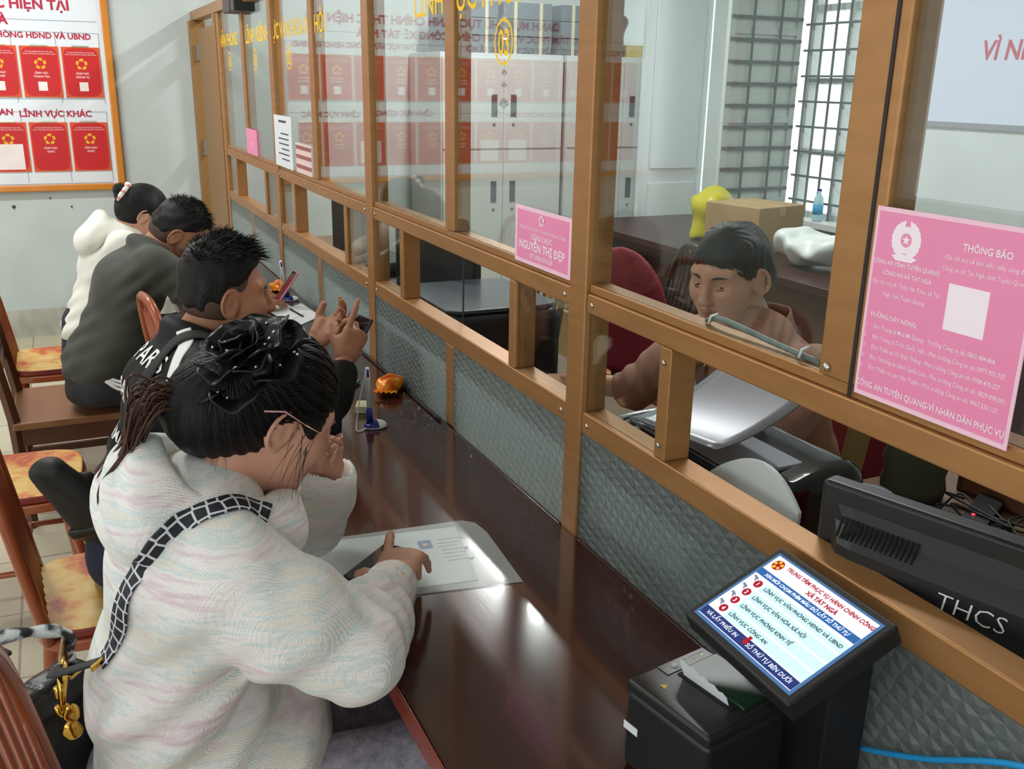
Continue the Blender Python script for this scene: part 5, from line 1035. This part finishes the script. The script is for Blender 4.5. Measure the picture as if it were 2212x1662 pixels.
def collar(off, w0, w1, name, m):
    P = spline(CLP, 5); c = np.array((1.955, -.71, 0)); G = []
    for p in P: o = N3(np.array((p[0] - c[0], p[1] - c[1], 0))); G.append([p + o * (off + .02 * t) * 1.0 + np.array((0, 0, .02 - .055 * t)) for t in np.linspace(w0, w1, 5)])
    return MB().grid(G).build(name, m, STF, smooth=True, solid=.003)
PCL = MATS['dusty_brown_polo']; collar(.0, -.3, .8, 'collar', PCL); collar(.001, .8, .88, 'collar_dark_stripe', mat('dark_stripe', srgb(60, 66, 60), .8)); collar(.001, .88, 1.0, 'collar_light_stripe', mat('cream_stripe', srgb(206, 200, 180), .8))
tag(MB().tube(spline([(1.27, -.03, 1.330), (1.25, -.031, 1.339), (1.21, -.031, 1.341), (1.1, -.03, 1.334), (1.0, -.03, 1.330)], 6), .0048, 8).build('window_cable', mat('grey_green_cable', srgb(96, 112, 110), .4), None, smooth=True), 'grey green cable tied along the inside of the glass in front of the staff woman', 'cable')
for x in (1.255, 1.035): tag(MB().tube([(x, -.022, 1.329), (x - .004, -.023, 1.343), (x - .008, -.034, 1.346)], .0025, 6).build('cable_tie', WP, None, smooth=True), 'small white cable tie holding the grey green cable on the glass', 'cable tie', 'white cable ties')
# chairs on the staff side
MRN = mat('maroon_upholstery', srgb(124, 26, 44), .55)
def office(label, x, y, rz):
    t = thing('office_chair', label, 'chair', (x, y, 0), rz, 'maroon office chairs'); S = Sdf(); S.el((0, .235, .76), (.225, .05, .3), ((1, 0, 0), (0, 1, .12), (0, -.12, 1))).bx((0, .215, .66), (.21, .03, .15), None, .03, .03); S.disp(lambda P: .03 * (P[:, 0] / .23) ** 2 * 0 + .0)
    S2 = Sdf(); S2.bx((0, 0, .415), (.24, .23, .045), None, .03, .01)
    for s_, nm in ((S, 'backrest'), (S2, 'seat')):
        v, f = s_.mesh(.012); MB().add(v, [tuple(q) for q in f]).build(nm, MRN, t, smooth=True, local=True)
    MB().tube([(0, 0, .39), (0, 0, .1)], .025, 10).build('gas_column', BKP, t, smooth=True, local=True); MB().box((-.03, .2, .39), (.03, .24, .55)).build('back_bracket', BKP, t, local=True)
    for k in range(5): a = 2 * PI * k / 5; MB().tube([(0, 0, .1), (.27 * math.cos(a), .27 * math.sin(a), .05)], [.022, .014], 8).lathe((.27 * math.cos(a), .27 * math.sin(a), .025), ((.005, -.025), (.025, -.012), (.025, .012), (.005, .025)), 12, axis=(math.cos(a), math.sin(a), 0)).build('leg', BKP, t, local=True)
    return t
office('maroon office chair with a rounded back behind the post, facing the partition', 3.33, -1.0, PI + .4)
office('maroon office chair the woman behind the glass sits on', 1.93, -.9, PI)
BWD = mat('black_brown_wood', srgb(38, 28, 22), .35)
windsor('spindle_chair', 'dark spindle back chair behind the head of the woman at the glass', 3.66, -1.42, PI - .2, wood=BWD, group='dark spindle chairs on the staff side')
windsor('spindle_chair', 'dark spindle back chair seen through the pane above the black printer', 4.45, -1.15, PI + .3, wood=mat('grey_brown_wood', srgb(92, 74, 58), .4), group='dark spindle chairs on the staff side')
# ---------------------------------------------------------------- furniture along the staff side back wall
MRD = mat('dark_red_brown_desk', srgb(64, 36, 34), .35); BD = thing('back_desk', 'long dark red brown desk along the back wall below the barred window', 'desk', (4.4, -2.8, 0))
MB().box((2.9, -3.35, .76), (5.9, -2.3, .8)).build('desktop', MRD, BD, bevel=.004); MB().box((2.95, -2.36, .05), (5.85, -2.34, .76)).build('front_panel', MRD, BD)
for x in (2.95, 4.4, 5.85): MB().box((x - .02, -3.3, 0), (x + .02, -2.37, .76)).build('side_panel', MRD, BD)
CARD = mat('brown_cardboard', srgb(172, 146, 108), .8, noise=(srgb(156, 128, 92), 6, .2, (1, 1, 1)))
def carton(label, x, y, z, sx, sy, sz, rz=0.0):
    t = thing('cardboard_box', label, 'box', (x, y, z), rz, 'cardboard boxes on the staff side'); MB().box((-sx, -sy, 0), (sx, sy, sz)).build('box_body', CARD, t, bevel=.004, local=True); MB().box((-sx - .001, -.025, sz - .05), (sx + .001, .025, sz + .001)).build('packing_tape', mat('tan_tape', srgb(190, 160, 110), .35), t, local=True); return t
carton('cardboard box at the left end of the dark back desk', 5.45, -2.75, .8, .17, .2, .2, .2) if False else carton('cardboard box standing in front of the grey cabinets', 5.2, -2.05, .0, .26, .24, .36, .15)
carton('smaller cardboard box stacked on the box before the cabinets', 5.2, -2.05, .36, .22, .2, .32, .05)
carton('cardboard box on the back desk directly behind the head of the staff woman', 4.5, -2.75, .8, .2, .2, .26, .2)
S = Sdf(); S.el((4.86, -2.72, 1.0), (.16, .14, .1)).rc((4.86, -2.72, .98), (4.86, -2.72, .84), .13, .14, .05); S.half((4.86, -2.72, .82), (0, 0, -1)); S.disp(fold_noise(3, 28, .02)); tag(skinmesh('yellow_bag', [S.mesh(.011)], mat('yellow_green_plastic', srgb(186, 176, 40), .35)), 'crumpled yellow green plastic bag on the back desk next to the box', 'bag')
tag(MB().obox((4.66, -2.6, 1.075), (.2, .13, .012), N3((1, .3, 0)), N3((-.3, 1, .1)), ZZ).build('flat_carton', CARD, None), 'flat open cardboard lid lying on top of the box on the back desk', 'cardboard') if False else None
S = Sdf(); S.el((3.85, -2.65, .9), (.24, .16, .085)).el((3.7, -2.6, .93), (.1, .1, .06)).el((4.0, -2.62, .93), (.12, .1, .06), k=.03); S.half((3.85, -2.65, .802), (0, 0, -1)); S.disp(fold_noise(6, 36, .022)); tag(skinmesh('plastic_bag', [S.mesh(.011)], mat('white_plastic_bag', srgb(218, 224, 222), .35)), 'crumpled white plastic bag lying on the back desk below the window', 'bag')
BT = thing('water_bottle', 'clear bottle with a blue label on the window sill', 'bottle', (4.86, -3.56, .8725)); MB().lathe((4.86, -3.56, .8725), ((.03, 0), (.033, .02), (.033, .12), (.03, .15), (.012, .175), (.012, .195)), 16).build('bottle_body', mat('pale_blue_plastic', srgb(176, 214, 226), .1), BT, smooth=True); MB().lathe((4.86, -3.56, .8725), ((.0336, .045), (.0336, .11)), 16).build('bottle_label', mat('blue_label', srgb(70, 160, 205), .5), BT, smooth=True); MB().lathe((4.86, -3.56, 1.0675), ((.0135, 0), (.0135, .014)), 12).build('bottle_cap', BLP, BT)
CAB = mat('grey_steel_cabinet', srgb(192, 196, 194), .4); CABG = mat('cabinet_gap', srgb(110, 115, 114), .6)
def cabinet(label, y0, y1):
    t = thing('filing_cabinet', label, 'cabinet', (6.7, (y0 + y1) / 2, 0), 0, 'grey steel cabinets'); MB().box((6.42, y1, 0), (7.06, y0, 1.9)).build('cabinet_body', CAB, t, bevel=.004); m = (y0 + y1) / 2
    for a, b, s_ in ((y0 - .01, m + .002, -1), (m - .002, y1 + .01, 1)):
        for z0, z1, hz in ((.06, 1.24, .95), (1.255, 1.87, 1.55)):
            if z0 < 1: zs = ((.06, .66), (.67, 1.24))
            d = MB().box((6.405, b, z0), (6.42, a, z1)).build('door', CAB, t, bevel=.002); hy = m - s_ * .075 if False else m + (.075 if s_ < 0 else -.075)
            MB().box((6.401, hy - .022, hz - .075), (6.4075, hy + .022, hz + .075)).build('recessed_handle', mat('dark_grey_handle', srgb(70, 76, 80), .4), d); MB().lathe((6.405, hy, hz - .13), ((.012, 0), (.01, .004)), 12, axis=(-1, 0, 0)).build('lock', mat('lock_steel', srgb(150, 152, 150), .3, .8), d)
    return t
cabinet('grey steel cabinet straight behind the pane numbered 03', -1.52, -2.47); cabinet('grey steel cabinet nearest the back wall, right of the one behind pane 03', -2.50, -3.46)
FB = mat('dark_file_bundle', srgb(96, 106, 112), .7); SRP = mat('cream_strap', srgb(196, 188, 160), .7)
for i, (y, z, n) in enumerate(((-1.78, 1.9, 3), (-2.2, 1.9, 3), (-2.66, 1.9, 3))):
    for q in range(n):
        b = thing('file_bundle', 'dark grey bundle of files tied with cream straps, stacked on the grey cabinets', 'file bundle', (6.65, y, z + .115 * q), 0, 'tied file bundles on the cabinets'); MB().box((6.46, y - .19, z + .115 * q + .001), (6.84, y + .19, z + .115 * q + .112)).build('bundle', FB, b, bevel=.006)
        for dy in (-.1, .1): MB().box((6.456, y + dy - .012, z + .115 * q + .0015), (6.844, y + dy + .012, z + .115 * q + .1135)).build('strap', SRP, b)
tag(MB().box((6.5, -3.3, 1.901), (6.8, -3.05, 1.99)).build('yellow_carton', mat('dull_yellow_card', srgb(188, 170, 110), .7), None, bevel=.003), 'dull yellow carton on the cabinet nearest the back wall', 'box')
S = Sdf(); S.chain([(6.55, -2.98, 1.965), (6.55, -2.98, 2.07), (6.55, -3.02, 2.15)], [.06, .05, .05]); tag(skinmesh('brown_figurine', [S.mesh(.01)], mat('brown_clay', srgb(92, 66, 48), .6)), 'small brown figurine standing between file bundles and yellow carton', 'figurine')
# banner on the back wall
BN = thing('wall_banner', 'pale blue white banner with red lettering on the back wall at the edge', 'banner', (3.0, -3.58, 1.53)); MB().box((1.4, -3.598, 1.54), (4.30, -3.585, 2.5)).build('banner_panel', mat('pale_blue_panel', srgb(196, 206, 226), .5), BN); MB().box((1.4, -3.599, 1.51), (4.30, -3.58, 1.54)).build('banner_edge', mat('grey_edge', srgb(120, 126, 134), .5), BN)
lettering([('VÌ NHÂN DÂN PHỤC VỤ', 0, 0, .1, 'LEFT', .02, .12, .9)], 'banner_lettering', mat('red_vinyl', srgb(176, 38, 62), .5), BN, (3.80, -3.584, 1.865), (-1, 0, 0), (0, 0, 1))
# barred window, casement and door leaf
WIN = bpy.data.objects.new('window_1', None); COL.objects.link(WIN); WIN['kind'] = 'structure'; WFR = mat('white_grey_window_metal', srgb(186, 194, 192), .4); BAR = mat('grey_window_bar', srgb(104, 114, 114), .5)
mb = MB()
for x in (4.52, 4.86, 5.2): mb.box((x - .02, -3.74, .87), (x + .02, -3.66, 2.6))
for z in (.89, 1.3, 1.75, 2.2, 2.58): mb.box((4.5, -3.738, z - .02), (5.22, -3.662, z + .02))
mb.build('window_frame', WFR, WIN)
mb = MB()
for x in np.arange(4.6, 5.2, .115): mb.box((x - .006, -3.63, .87), (x + .006, -3.618, 2.6))
for z in np.arange(.98, 2.6, .16): mb.box((4.5, -3.632, z - .007), (5.22, -3.616, z + .007))
mb.build('security_bars', BAR, WIN)
mb = MB(); yy = (-3.6, -3.02)
for y in (yy[0] + .02, yy[1] - .02): mb.box((5.23, y - .02, .95), (5.265, y + .02, 2.6))
for z in (.97, 1.5, 2.05, 2.58): mb.box((5.2335, yy[0] + .003, z - .02), (5.2615, yy[1] - .003, z + .02))
mb.build('open_casement', WFR, WIN)
mb = MB()
for z in np.arange(1.05, 2.6, .135): mb.box((5.222, yy[0] + .004, z - .01), (5.2295, yy[1] - .004, z + .01))
for y in (-3.42, -3.2): mb.box((5.223, y - .008, .96), (5.2295, y + .008, 2.59))
mb.build('casement_bars', BAR, WIN)
MB().box((5.245, yy[0] + .04, .99), (5.25, yy[1] - .04, 2.56)).build('frosted_pane', mat('frosted_grey_glass', srgb(196, 206, 202), .5), WIN)
DR = bpy.data.objects.new('door_2', None); COL.objects.link(DR); DR['kind'] = 'structure'; MB().box((6.24, -3.62, 0), (6.29, -3.05, 2.5)).build('door_leaf', mat('white_steel_door', srgb(214, 220, 222), .25, .2), DR, bevel=.004)
for z0, z1 in ((.2, 1.0), (1.1, 2.3)): MB().box((6.225, -3.55, z0), (6.24, -3.13, z1)).build('door_panel', mat('white_steel_door', (.7, .7, .7), .25), DR, bevel=.01)
# what can be seen outdoors
struct(MB().box((2.0, -9.2, -.2), (9.5, -9.0, 1.5)), 'wall_outdoor', mat('pale_outdoor_wall', srgb(236, 228, 205), .8)); struct(MB().box((-4, -9.2, -.3), (14, -3.8, -.1)), 'ground_outdoor', mat('pale_concrete', srgb(200, 200, 195), .8))
tag(MB().box((9.75, -7.3, -.1), (10.3, -6.8, 1.2)).build('blue_tarp', mat('blue_grey_tarp_cloth', srgb(120, 160, 200), .4), None, bevel=.06), 'pale blue tarp outdoors beyond the doorway', 'tarp')  # plain box for the small blue piece outdoors, taken for a tarp
S = Sdf(); S.bx((5.42, -3.45, .98), (.09, .05, .24), None, .04, .01); S.disp(fold_noise(5, 30, .02)); S.half((5.42, -3.4, 1.28), (.6, 0, 1)); YC = skinmesh('yellow_cloth', [S.mesh(.01)], mat('yellow_cloth', srgb(238, 208, 90), .8)); tag(YC, 'yellow cloth hanging in the doorway beside the open casement', 'cloth')
# ---------------------------------------------------------------- posters and notices
RED = mat('red_card', srgb(196, 34, 38), .35); REDB = mat('orange_card_border', srgb(214, 84, 40), .35); GLDP = mat('gold_print', srgb(236, 180, 50), .45); WPR = mat('white_print', srgb(236, 224, 222), .6); BRD = mat('white_board', srgb(222, 228, 234), .35, coat=.3); RDT = mat('red_lettering', srgb(178, 30, 62), .5); GRL = mat('grey_rule', srgb(150, 160, 172), .6); FRM = mat('orange_wood_frame', srgb(206, 128, 40), .3, coat=.4)
y0, y1, zb, zt_ = .562, 4.45, 1.015, 2.62; xw = 7.069
BO = thing('notice_board', 'large orange framed white board with red cards on the far wall', 'notice board', (xw, 2.5, zb)); MB().box((xw - .016, y0, zb), (xw - .002, y1, zt_)).build('board_panel', BRD, BO)
for lo, hi in (((y0 - .045, zb - .042), (y1 + .045, zb)), ((y0 - .045, zt_), (y1 + .045, zt_ + .042)), ((y0 - .045, zb), (y0, zt_)), ((y1, zb), (y1 + .045, zt_))): MB().box((xw - .04, lo[0], lo[1]), (xw - .002, hi[0], hi[1])).build('board_frame', FRM, BO, bevel=.008)
WX, WZ, xs = (0, -1, 0), (0, 0, 1), xw - .0165
mb = MB(); cols = [.59 + .255 * k for k in range(15)]
for zz in (1.02, 1.475, 1.555, 1.96, 2.03): mb.box((xs - .0006, y0 + .03, zz - .002), (xs, y1 - .03, zz + .002))
for k, c in enumerate(cols): mb.box((xs - .0006, c - .002, 1.03), (xs, c + .002, 1.475)); mb.box((xs - .0006, c - .002, 1.53), (xs, c + .002, 1.96))
mb.build('grey_rules', GRL, BO)
tx = [('THỰC HIỆN TẠI', .78 - .0, 2.135, .105, 'RIGHT')]
lettering([('DANH MỤC THỦ TỤC HÀNH CHÍNH THỰC HIỆN TẠI', -.745, 2.095, .06, 'RIGHT', .035, 0, 1.0), ('TRUNG TÂM PHỤC VỤ HÀNH CHÍNH CÔNG XÃ TÁT NGÀ', -1.1, 2.0, .055, 'RIGHT', .035, 0, 1.0), ('LĨNH VỰC VĂN PHÒNG HĐND VÀ UBND', -.635, 1.922, .036, 'RIGHT', .03, 0, 1.0), ('LĨNH VỰC KHÁC', -.68, 1.445, .04, 'RIGHT', .03, 0, 1.0), ('LĨNH VỰC CÔNG AN', -1.14, 1.455, .04, 'RIGHT', .03, 0, 1.0), ('LĨNH VỰC VĂN HÓA XÃ HỘI', -1.95, 1.925, .04, 'RIGHT', .03, 0, 1.0), ('LĨNH VỰC PHÒNG KINH TẾ', -2.75, 1.925, .04, 'RIGHT', .03, 0, 1.0), ('LĨNH VỰC PHÒNG KINH TẾ', -2.2, 1.445, .04, 'RIGHT', .03, 0, 1.0)], 'board_lettering', RDT, BO, (xs, 0, 0), WX, WZ, lift=.001)
def flower(mb, c, X, Y, Z, r, m=0, gap=.5):
    for i in range(5):
        t = 2 * PI * i / 5 + PI / 2; q = [(r * a * math.cos(t + d), r * a * math.sin(t + d)) for a, d in ((.42, -.35), (.95, -.42), (1.0, .1), (.8, .55), (.5, .5), (.66, .1))]
        mb.add([c + X * p[0] + Y * p[1] + Z * .0012 for p in q], [tuple(range(6))], m)
for r, zc in enumerate((1.72, 1.255)):
    for k in range(14):
        yc = (.707 + .2405 * k) if k < 12 else None
        if yc is None: continue
        CD = thing('procedure_card', f'red card with a gold flower emblem clipped to the {"upper" if r == 0 else "lower"} row of the board', 'card', (xs, yc, zc - .155), 0, f'red cards in the {"upper" if r == 0 else "lower"} row of the board')
        MB().box((xs - .006, yc - .112, zc - .155), (xs - .001, yc + .112, zc + .155)).build('card_border', REDB, CD); MB().prism([(math.copysign(abs(math.cos(a)) ** .3, math.cos(a)) * .104, math.copysign(abs(math.sin(a)) ** .3, math.sin(a)) * .147) for a in np.linspace(0, 2 * PI, 48, endpoint=False)], (xs - .006, yc, zc), WX, WZ, (-1, 0, 0), .001).build('card_face', RED, CD)
        def ex(mb, c, X, Y, Z): flower(mb, c + Y * .05, X, Y, Z, .036, 0)
        w_ = r == 0
        lettering([('LĨNH VỰC', 0, -.012, .012, 'CENTER', .02, 0, 1, 1), (['NGOẠI VỤ', 'THANH TRA', 'TƯ PHÁP', 'HỘ TỊCH'][k % 4] if w_ else 'KHÁC', 0, -.034, .012, 'CENTER', .02, 0, 1, 1), ('ỦY BAN NHÂN DÂN XÃ TÁT NGÀ', 0, .118, .0075, 'CENTER', 0, 0, 1, 1), ('TRUNG TÂM PHỤC VỤ HÀNH CHÍNH CÔNG', 0, .105, .0075, 'CENTER', 0, 0, .9, 1)], 'card_print', None, CD, (xs - .0072, yc, zc), WX, WZ, extra=ex, mats=[GLDP, WPR])
        if w_: MB().box((xs - .0078, yc - .026, zc - .115), (xs - .0071, yc + .026, zc - .06)).build('white_square', WPR, CD)
        elif k in (2, 6, 7): MB().box((xs - .0078, yc - .08, zc - .14), (xs - .0071, yc + .075, zc + .02)).build('white_sheet', WPR, CD)
        MB().box((xs - .011, yc - .05, zc + .153), (xs - .002, yc + .05, zc + .164)).build('clip', mat('pale_gold_clip', srgb(206, 200, 176), .25, .8), CD, bevel=.002)
for y, z, s_ in ((1.21, .876, .012), (.866, .866, .007), (.99, .925, .006)): tag(MB().lathe((7.07, y, z), ((s_, 0), (s_ * .8, .003), (s_ * .4, .012)), 10, axis=(-1, 0, 0)).build('wall_plug', mat('dark_plug', srgb(70, 70, 68), .6), None), 'small dark screw plug in the far wall below the orange framed board', 'wall plug', 'wall plugs below the board')
PNK = mat('pink_paper', srgb(238, 134, 176), .35, noise=(srgb(240, 150, 190), 5, .3, (1, 1, 1))); PKL = mat('pale_pink_edge', srgb(246, 200, 220), .4); WTX = mat('white_text', srgb(250, 236, 244), .5)
NO = thing('pink_notice', 'large pink notice with a white crest and phone numbers taped on the glass', 'notice', (.78, .001, 1.321)); MB().box((.667, -.0005, 1.3205), (.9, .0008, 1.5665)).build('notice_sheet', [PKL], NO); MB().box((.672, .0008, 1.327), (.895, .0013, 1.561)).build('pink_field', PNK, NO)
nt_ = [('CÔNG AN TỈNH TUYÊN QUANG', .0565, .1755, .0055, 'CENTER', .012, 0, .92), ('CÔNG AN XÃ TÁT NGÀ', .0605, .163, .0055, 'CENTER', .012, 0, .92), ('Địa chỉ trụ sở: Thôn Nà Trào, xã Tát', .061, .15, .0055, 'CENTER', 0, 0, .92), ('Ngà, tỉnh Tuyên Quang', .061, .136, .0055, 'CENTER', 0, 0, .92), ('THÔNG BÁO', .168, .21, .0085, 'CENTER', .015, 0, .95), ('Địa chỉ trụ sở làm việc, tiếp công dân', .168, .197, .0055, 'CENTER', 0, 0, .95), ('Công an xã Tát Ngà, tỉnh Tuyên Quang', .168, .184, .0055, 'CENTER', 0, 0, .95), ('ĐƯỜNG DÂY NÓNG:', .012, .107, .006, 'LEFT', .012, 0, .95), ('CÔNG AN TUYÊN QUANG-VÌ NHÂN DÂN PHỤC VỤ!', .1165, .013, .0085, 'CENTER', .012, 0, .82)]
for k, t_ in enumerate(('Đ/c: Trung tá Mua Mí Quang - Trưởng Công an xã: 0865.984.868.', 'Đ/c: Trung tá Trần Quốc Việt - Phó trưởng Công an xã: 0977.905.707.', 'Đ/c: Thiếu tá Vũ Đức Thắng - Phó trưởng Công an xã: 0984.470.257', 'Đ/c: Thượng úy Lệnh Quốc Lưu - Phó trưởng Công an xã: 0829.898.001.', 'Đ/c: Thiếu tá Lâm Văn Tuyên - Phó trưởng Công an xã: 0967.550.123.')): nt_ += [(f'{k + 1}', .006, .092 - .0135 * k, .0055, 'LEFT', 0, 0, .9), (t_, .02, .092 - .0135 * k, .0058, 'LEFT', .002, 0, .86)]
def crest(mb, c, X, Y, Z):
    o = c + X * .052 + Y * .209; n = 40
    for sg in (1, -1):
        for i in range(9):
            a = -1.25 + i * .3; p = o + X * sg * .0185 * math.cos(a) + Y * .0195 * math.sin(a); d = a + 1.0; U_ = X * sg * math.cos(d) + Y * math.sin(d); Vv = -X * sg * math.sin(d) + Y * math.cos(d)
            mb.add([p - U_ * .004, p + Vv * .0042, p + U_ * .0075, p - Vv * .0042], [(0, 1, 2, 3)])
    P = [[o + r * (math.cos(t) * X + math.sin(t) * Y) for r in (.0085, .0165)] for t in np.linspace(0, 2 * PI, n, endpoint=False)]; mb.grid(P, closed_u=True)
    mb.add([o + (.0068 if i % 2 == 0 else .0028) * (math.cos(PI / 2 + i * PI / 5) * X + math.sin(PI / 2 + i * PI / 5) * Y) for i in range(10)], [tuple(range(10))])
    mb.add([o + X * a + Y * b for a, b in ((-.02, -.021), (-.008, -.0175), (.008, -.0175), (.02, -.021), (.012, -.026), (-.012, -.026))], [tuple(range(6))])
lettering(nt_, 'notice_print', WTX, NO, (.9, .0014, 1.321), GX, GZ, lift=.0004, extra=crest)
MB().box((.72, .0013, 1.436), (.776, .00155, 1.491)).build('white_square', WTX, NO)
NP = thing('pink_name_card', 'pink name card with white lettering on the glass beside the middle post', 'notice', (1.83, .0005, 1.319)); MB().box((1.698, -.0015, 1.3195), (1.965, -.0002, 1.4455)).build('card_sheet', PKL, NP); MB().box((1.709, -.0002, 1.329), (1.954, .0003, 1.437)).build('pink_field', PNK, NP)
lettering([('TRUNG TÂM PHỤC VỤ HÀNH CHÍNH CÔNG', 0, .066, .008, 'CENTER', 0, 0, 1), ('CÔNG CHỨC', 0, .048, .012, 'CENTER', .01, 0, 1), ('NGUYỄN THỊ ĐẸP', 0, .023, .019, 'CENTER', .02, 0, 1), ('ĐT: 0966.076.628', 0, .006, .011, 'CENTER', .006, 0, 1)], 'card_lettering', WTX, NP, (1.8315, .0004, 1.33), GX, GZ, lift=.0004, extra=lambda mb, c, X, Y, Z: flower(mb, c + Y * .093, X, Y, Z, .013))
NQ = thing('pink_name_card', 'small pink name card on the far pane, nearest the brown door', 'notice', (5.16, .0005, 1.33)); MB().box((5.02, -.0015, 1.3275), (5.31, -.0002, 1.455)).build('card_sheet', PNK, NQ); lettering([('CÔNG CHỨC', 0, .045, .012, 'CENTER', .01, 0, 1)], 'card_lettering', WTX, NQ, (5.165, 0, 1.33), GX, GZ)
NW = thing('white_notice', 'tall white printed sheet hung on the glass at the second post', 'notice', (4.37, .002, 1.326)); MB().box((4.2, .0045, 1.3275), (4.55, .0058, 1.55)).build('notice_sheet', PAPER, NW)
mb = MB(); g = np.random.default_rng(8)
for i in range(6): mb.box((4.26, .0058, 1.36 + .022 * i), (4.26 + g.uniform(.12, .22), .0061, 1.366 + .022 * i))
mb.box((4.3, .0058, 1.52), (4.45, .0061, 1.53)); mb.build('print_lines', mat('grey_black_print', srgb(70, 74, 78), .6), NW)
NR = thing('white_red_notice', 'white and red torn sheet on the glass next to the tall white notice', 'notice', (4.03, .0005, 1.327)); MB().box((3.885, -.0015, 1.3275), (4.16, -.0004, 1.45)).build('notice_sheet', mat('pale_pink_paper', srgb(232, 206, 204), .5), NR); mb = MB()
for z in (1.355, 1.395, 1.432): mb.box((3.888, -.0004, z - .008), (4.157, .0, z + .008))
mb.build('red_stripes', mat('dull_red_print', srgb(160, 96, 90), .6), NR)
# small things fixed to the partition
t = thing('wall_speaker', 'small black speaker on the header above the far panes', 'speaker', (5.25, -.02, 2.02)); MB().box((5.22, -.06, 2.02), (5.42, .06, 2.3)).build('speaker_box', mat('brown_black_box', srgb(74, 62, 60), .5), t, bevel=.006); MB().box((5.12, -.05, 2.02), (5.219, .055, 2.3)).build('speaker_grille', BKP, t, bevel=.006)
tag(MB().tube(spline([(2.52, -.1, 2.1), (2.55, -.11, 1.8), (2.515, -.1, 1.55), (2.545, -.11, 1.4), (2.52, -.1, 1.25), (2.53, -.1, 1.0), (2.6, -.1, .9)], 8), .0028, 6).build('hanging_wire', mat('dark_wire', srgb(50, 56, 60), .5), None, smooth=True), 'thin dark wire hanging down behind the glass left of pane 03', 'cable')
PD = thing('crystal_pendant', 'clear crystal pendant hanging behind the pane numbered 03', 'pendant', (2.3, -.12, 1.6)); MB().tube([(2.3, -.12, 2.05), (2.3, -.12, 1.87)], .0008, 5).build('pendant_string', WP, PD); CRY = mat('clear_crystal', (.9, .93, .93), .05, trans=.8)
for z, r in ((1.85, .02), (1.81, .015), (1.73, .008), (1.70, .008), (1.655, .014)): MB().lathe((2.3, -.12, z), ((.001, -r), (r, -r * .2), (r * .6, r * .5), (.001, r)), 8).build('crystal_bead', CRY, PD)
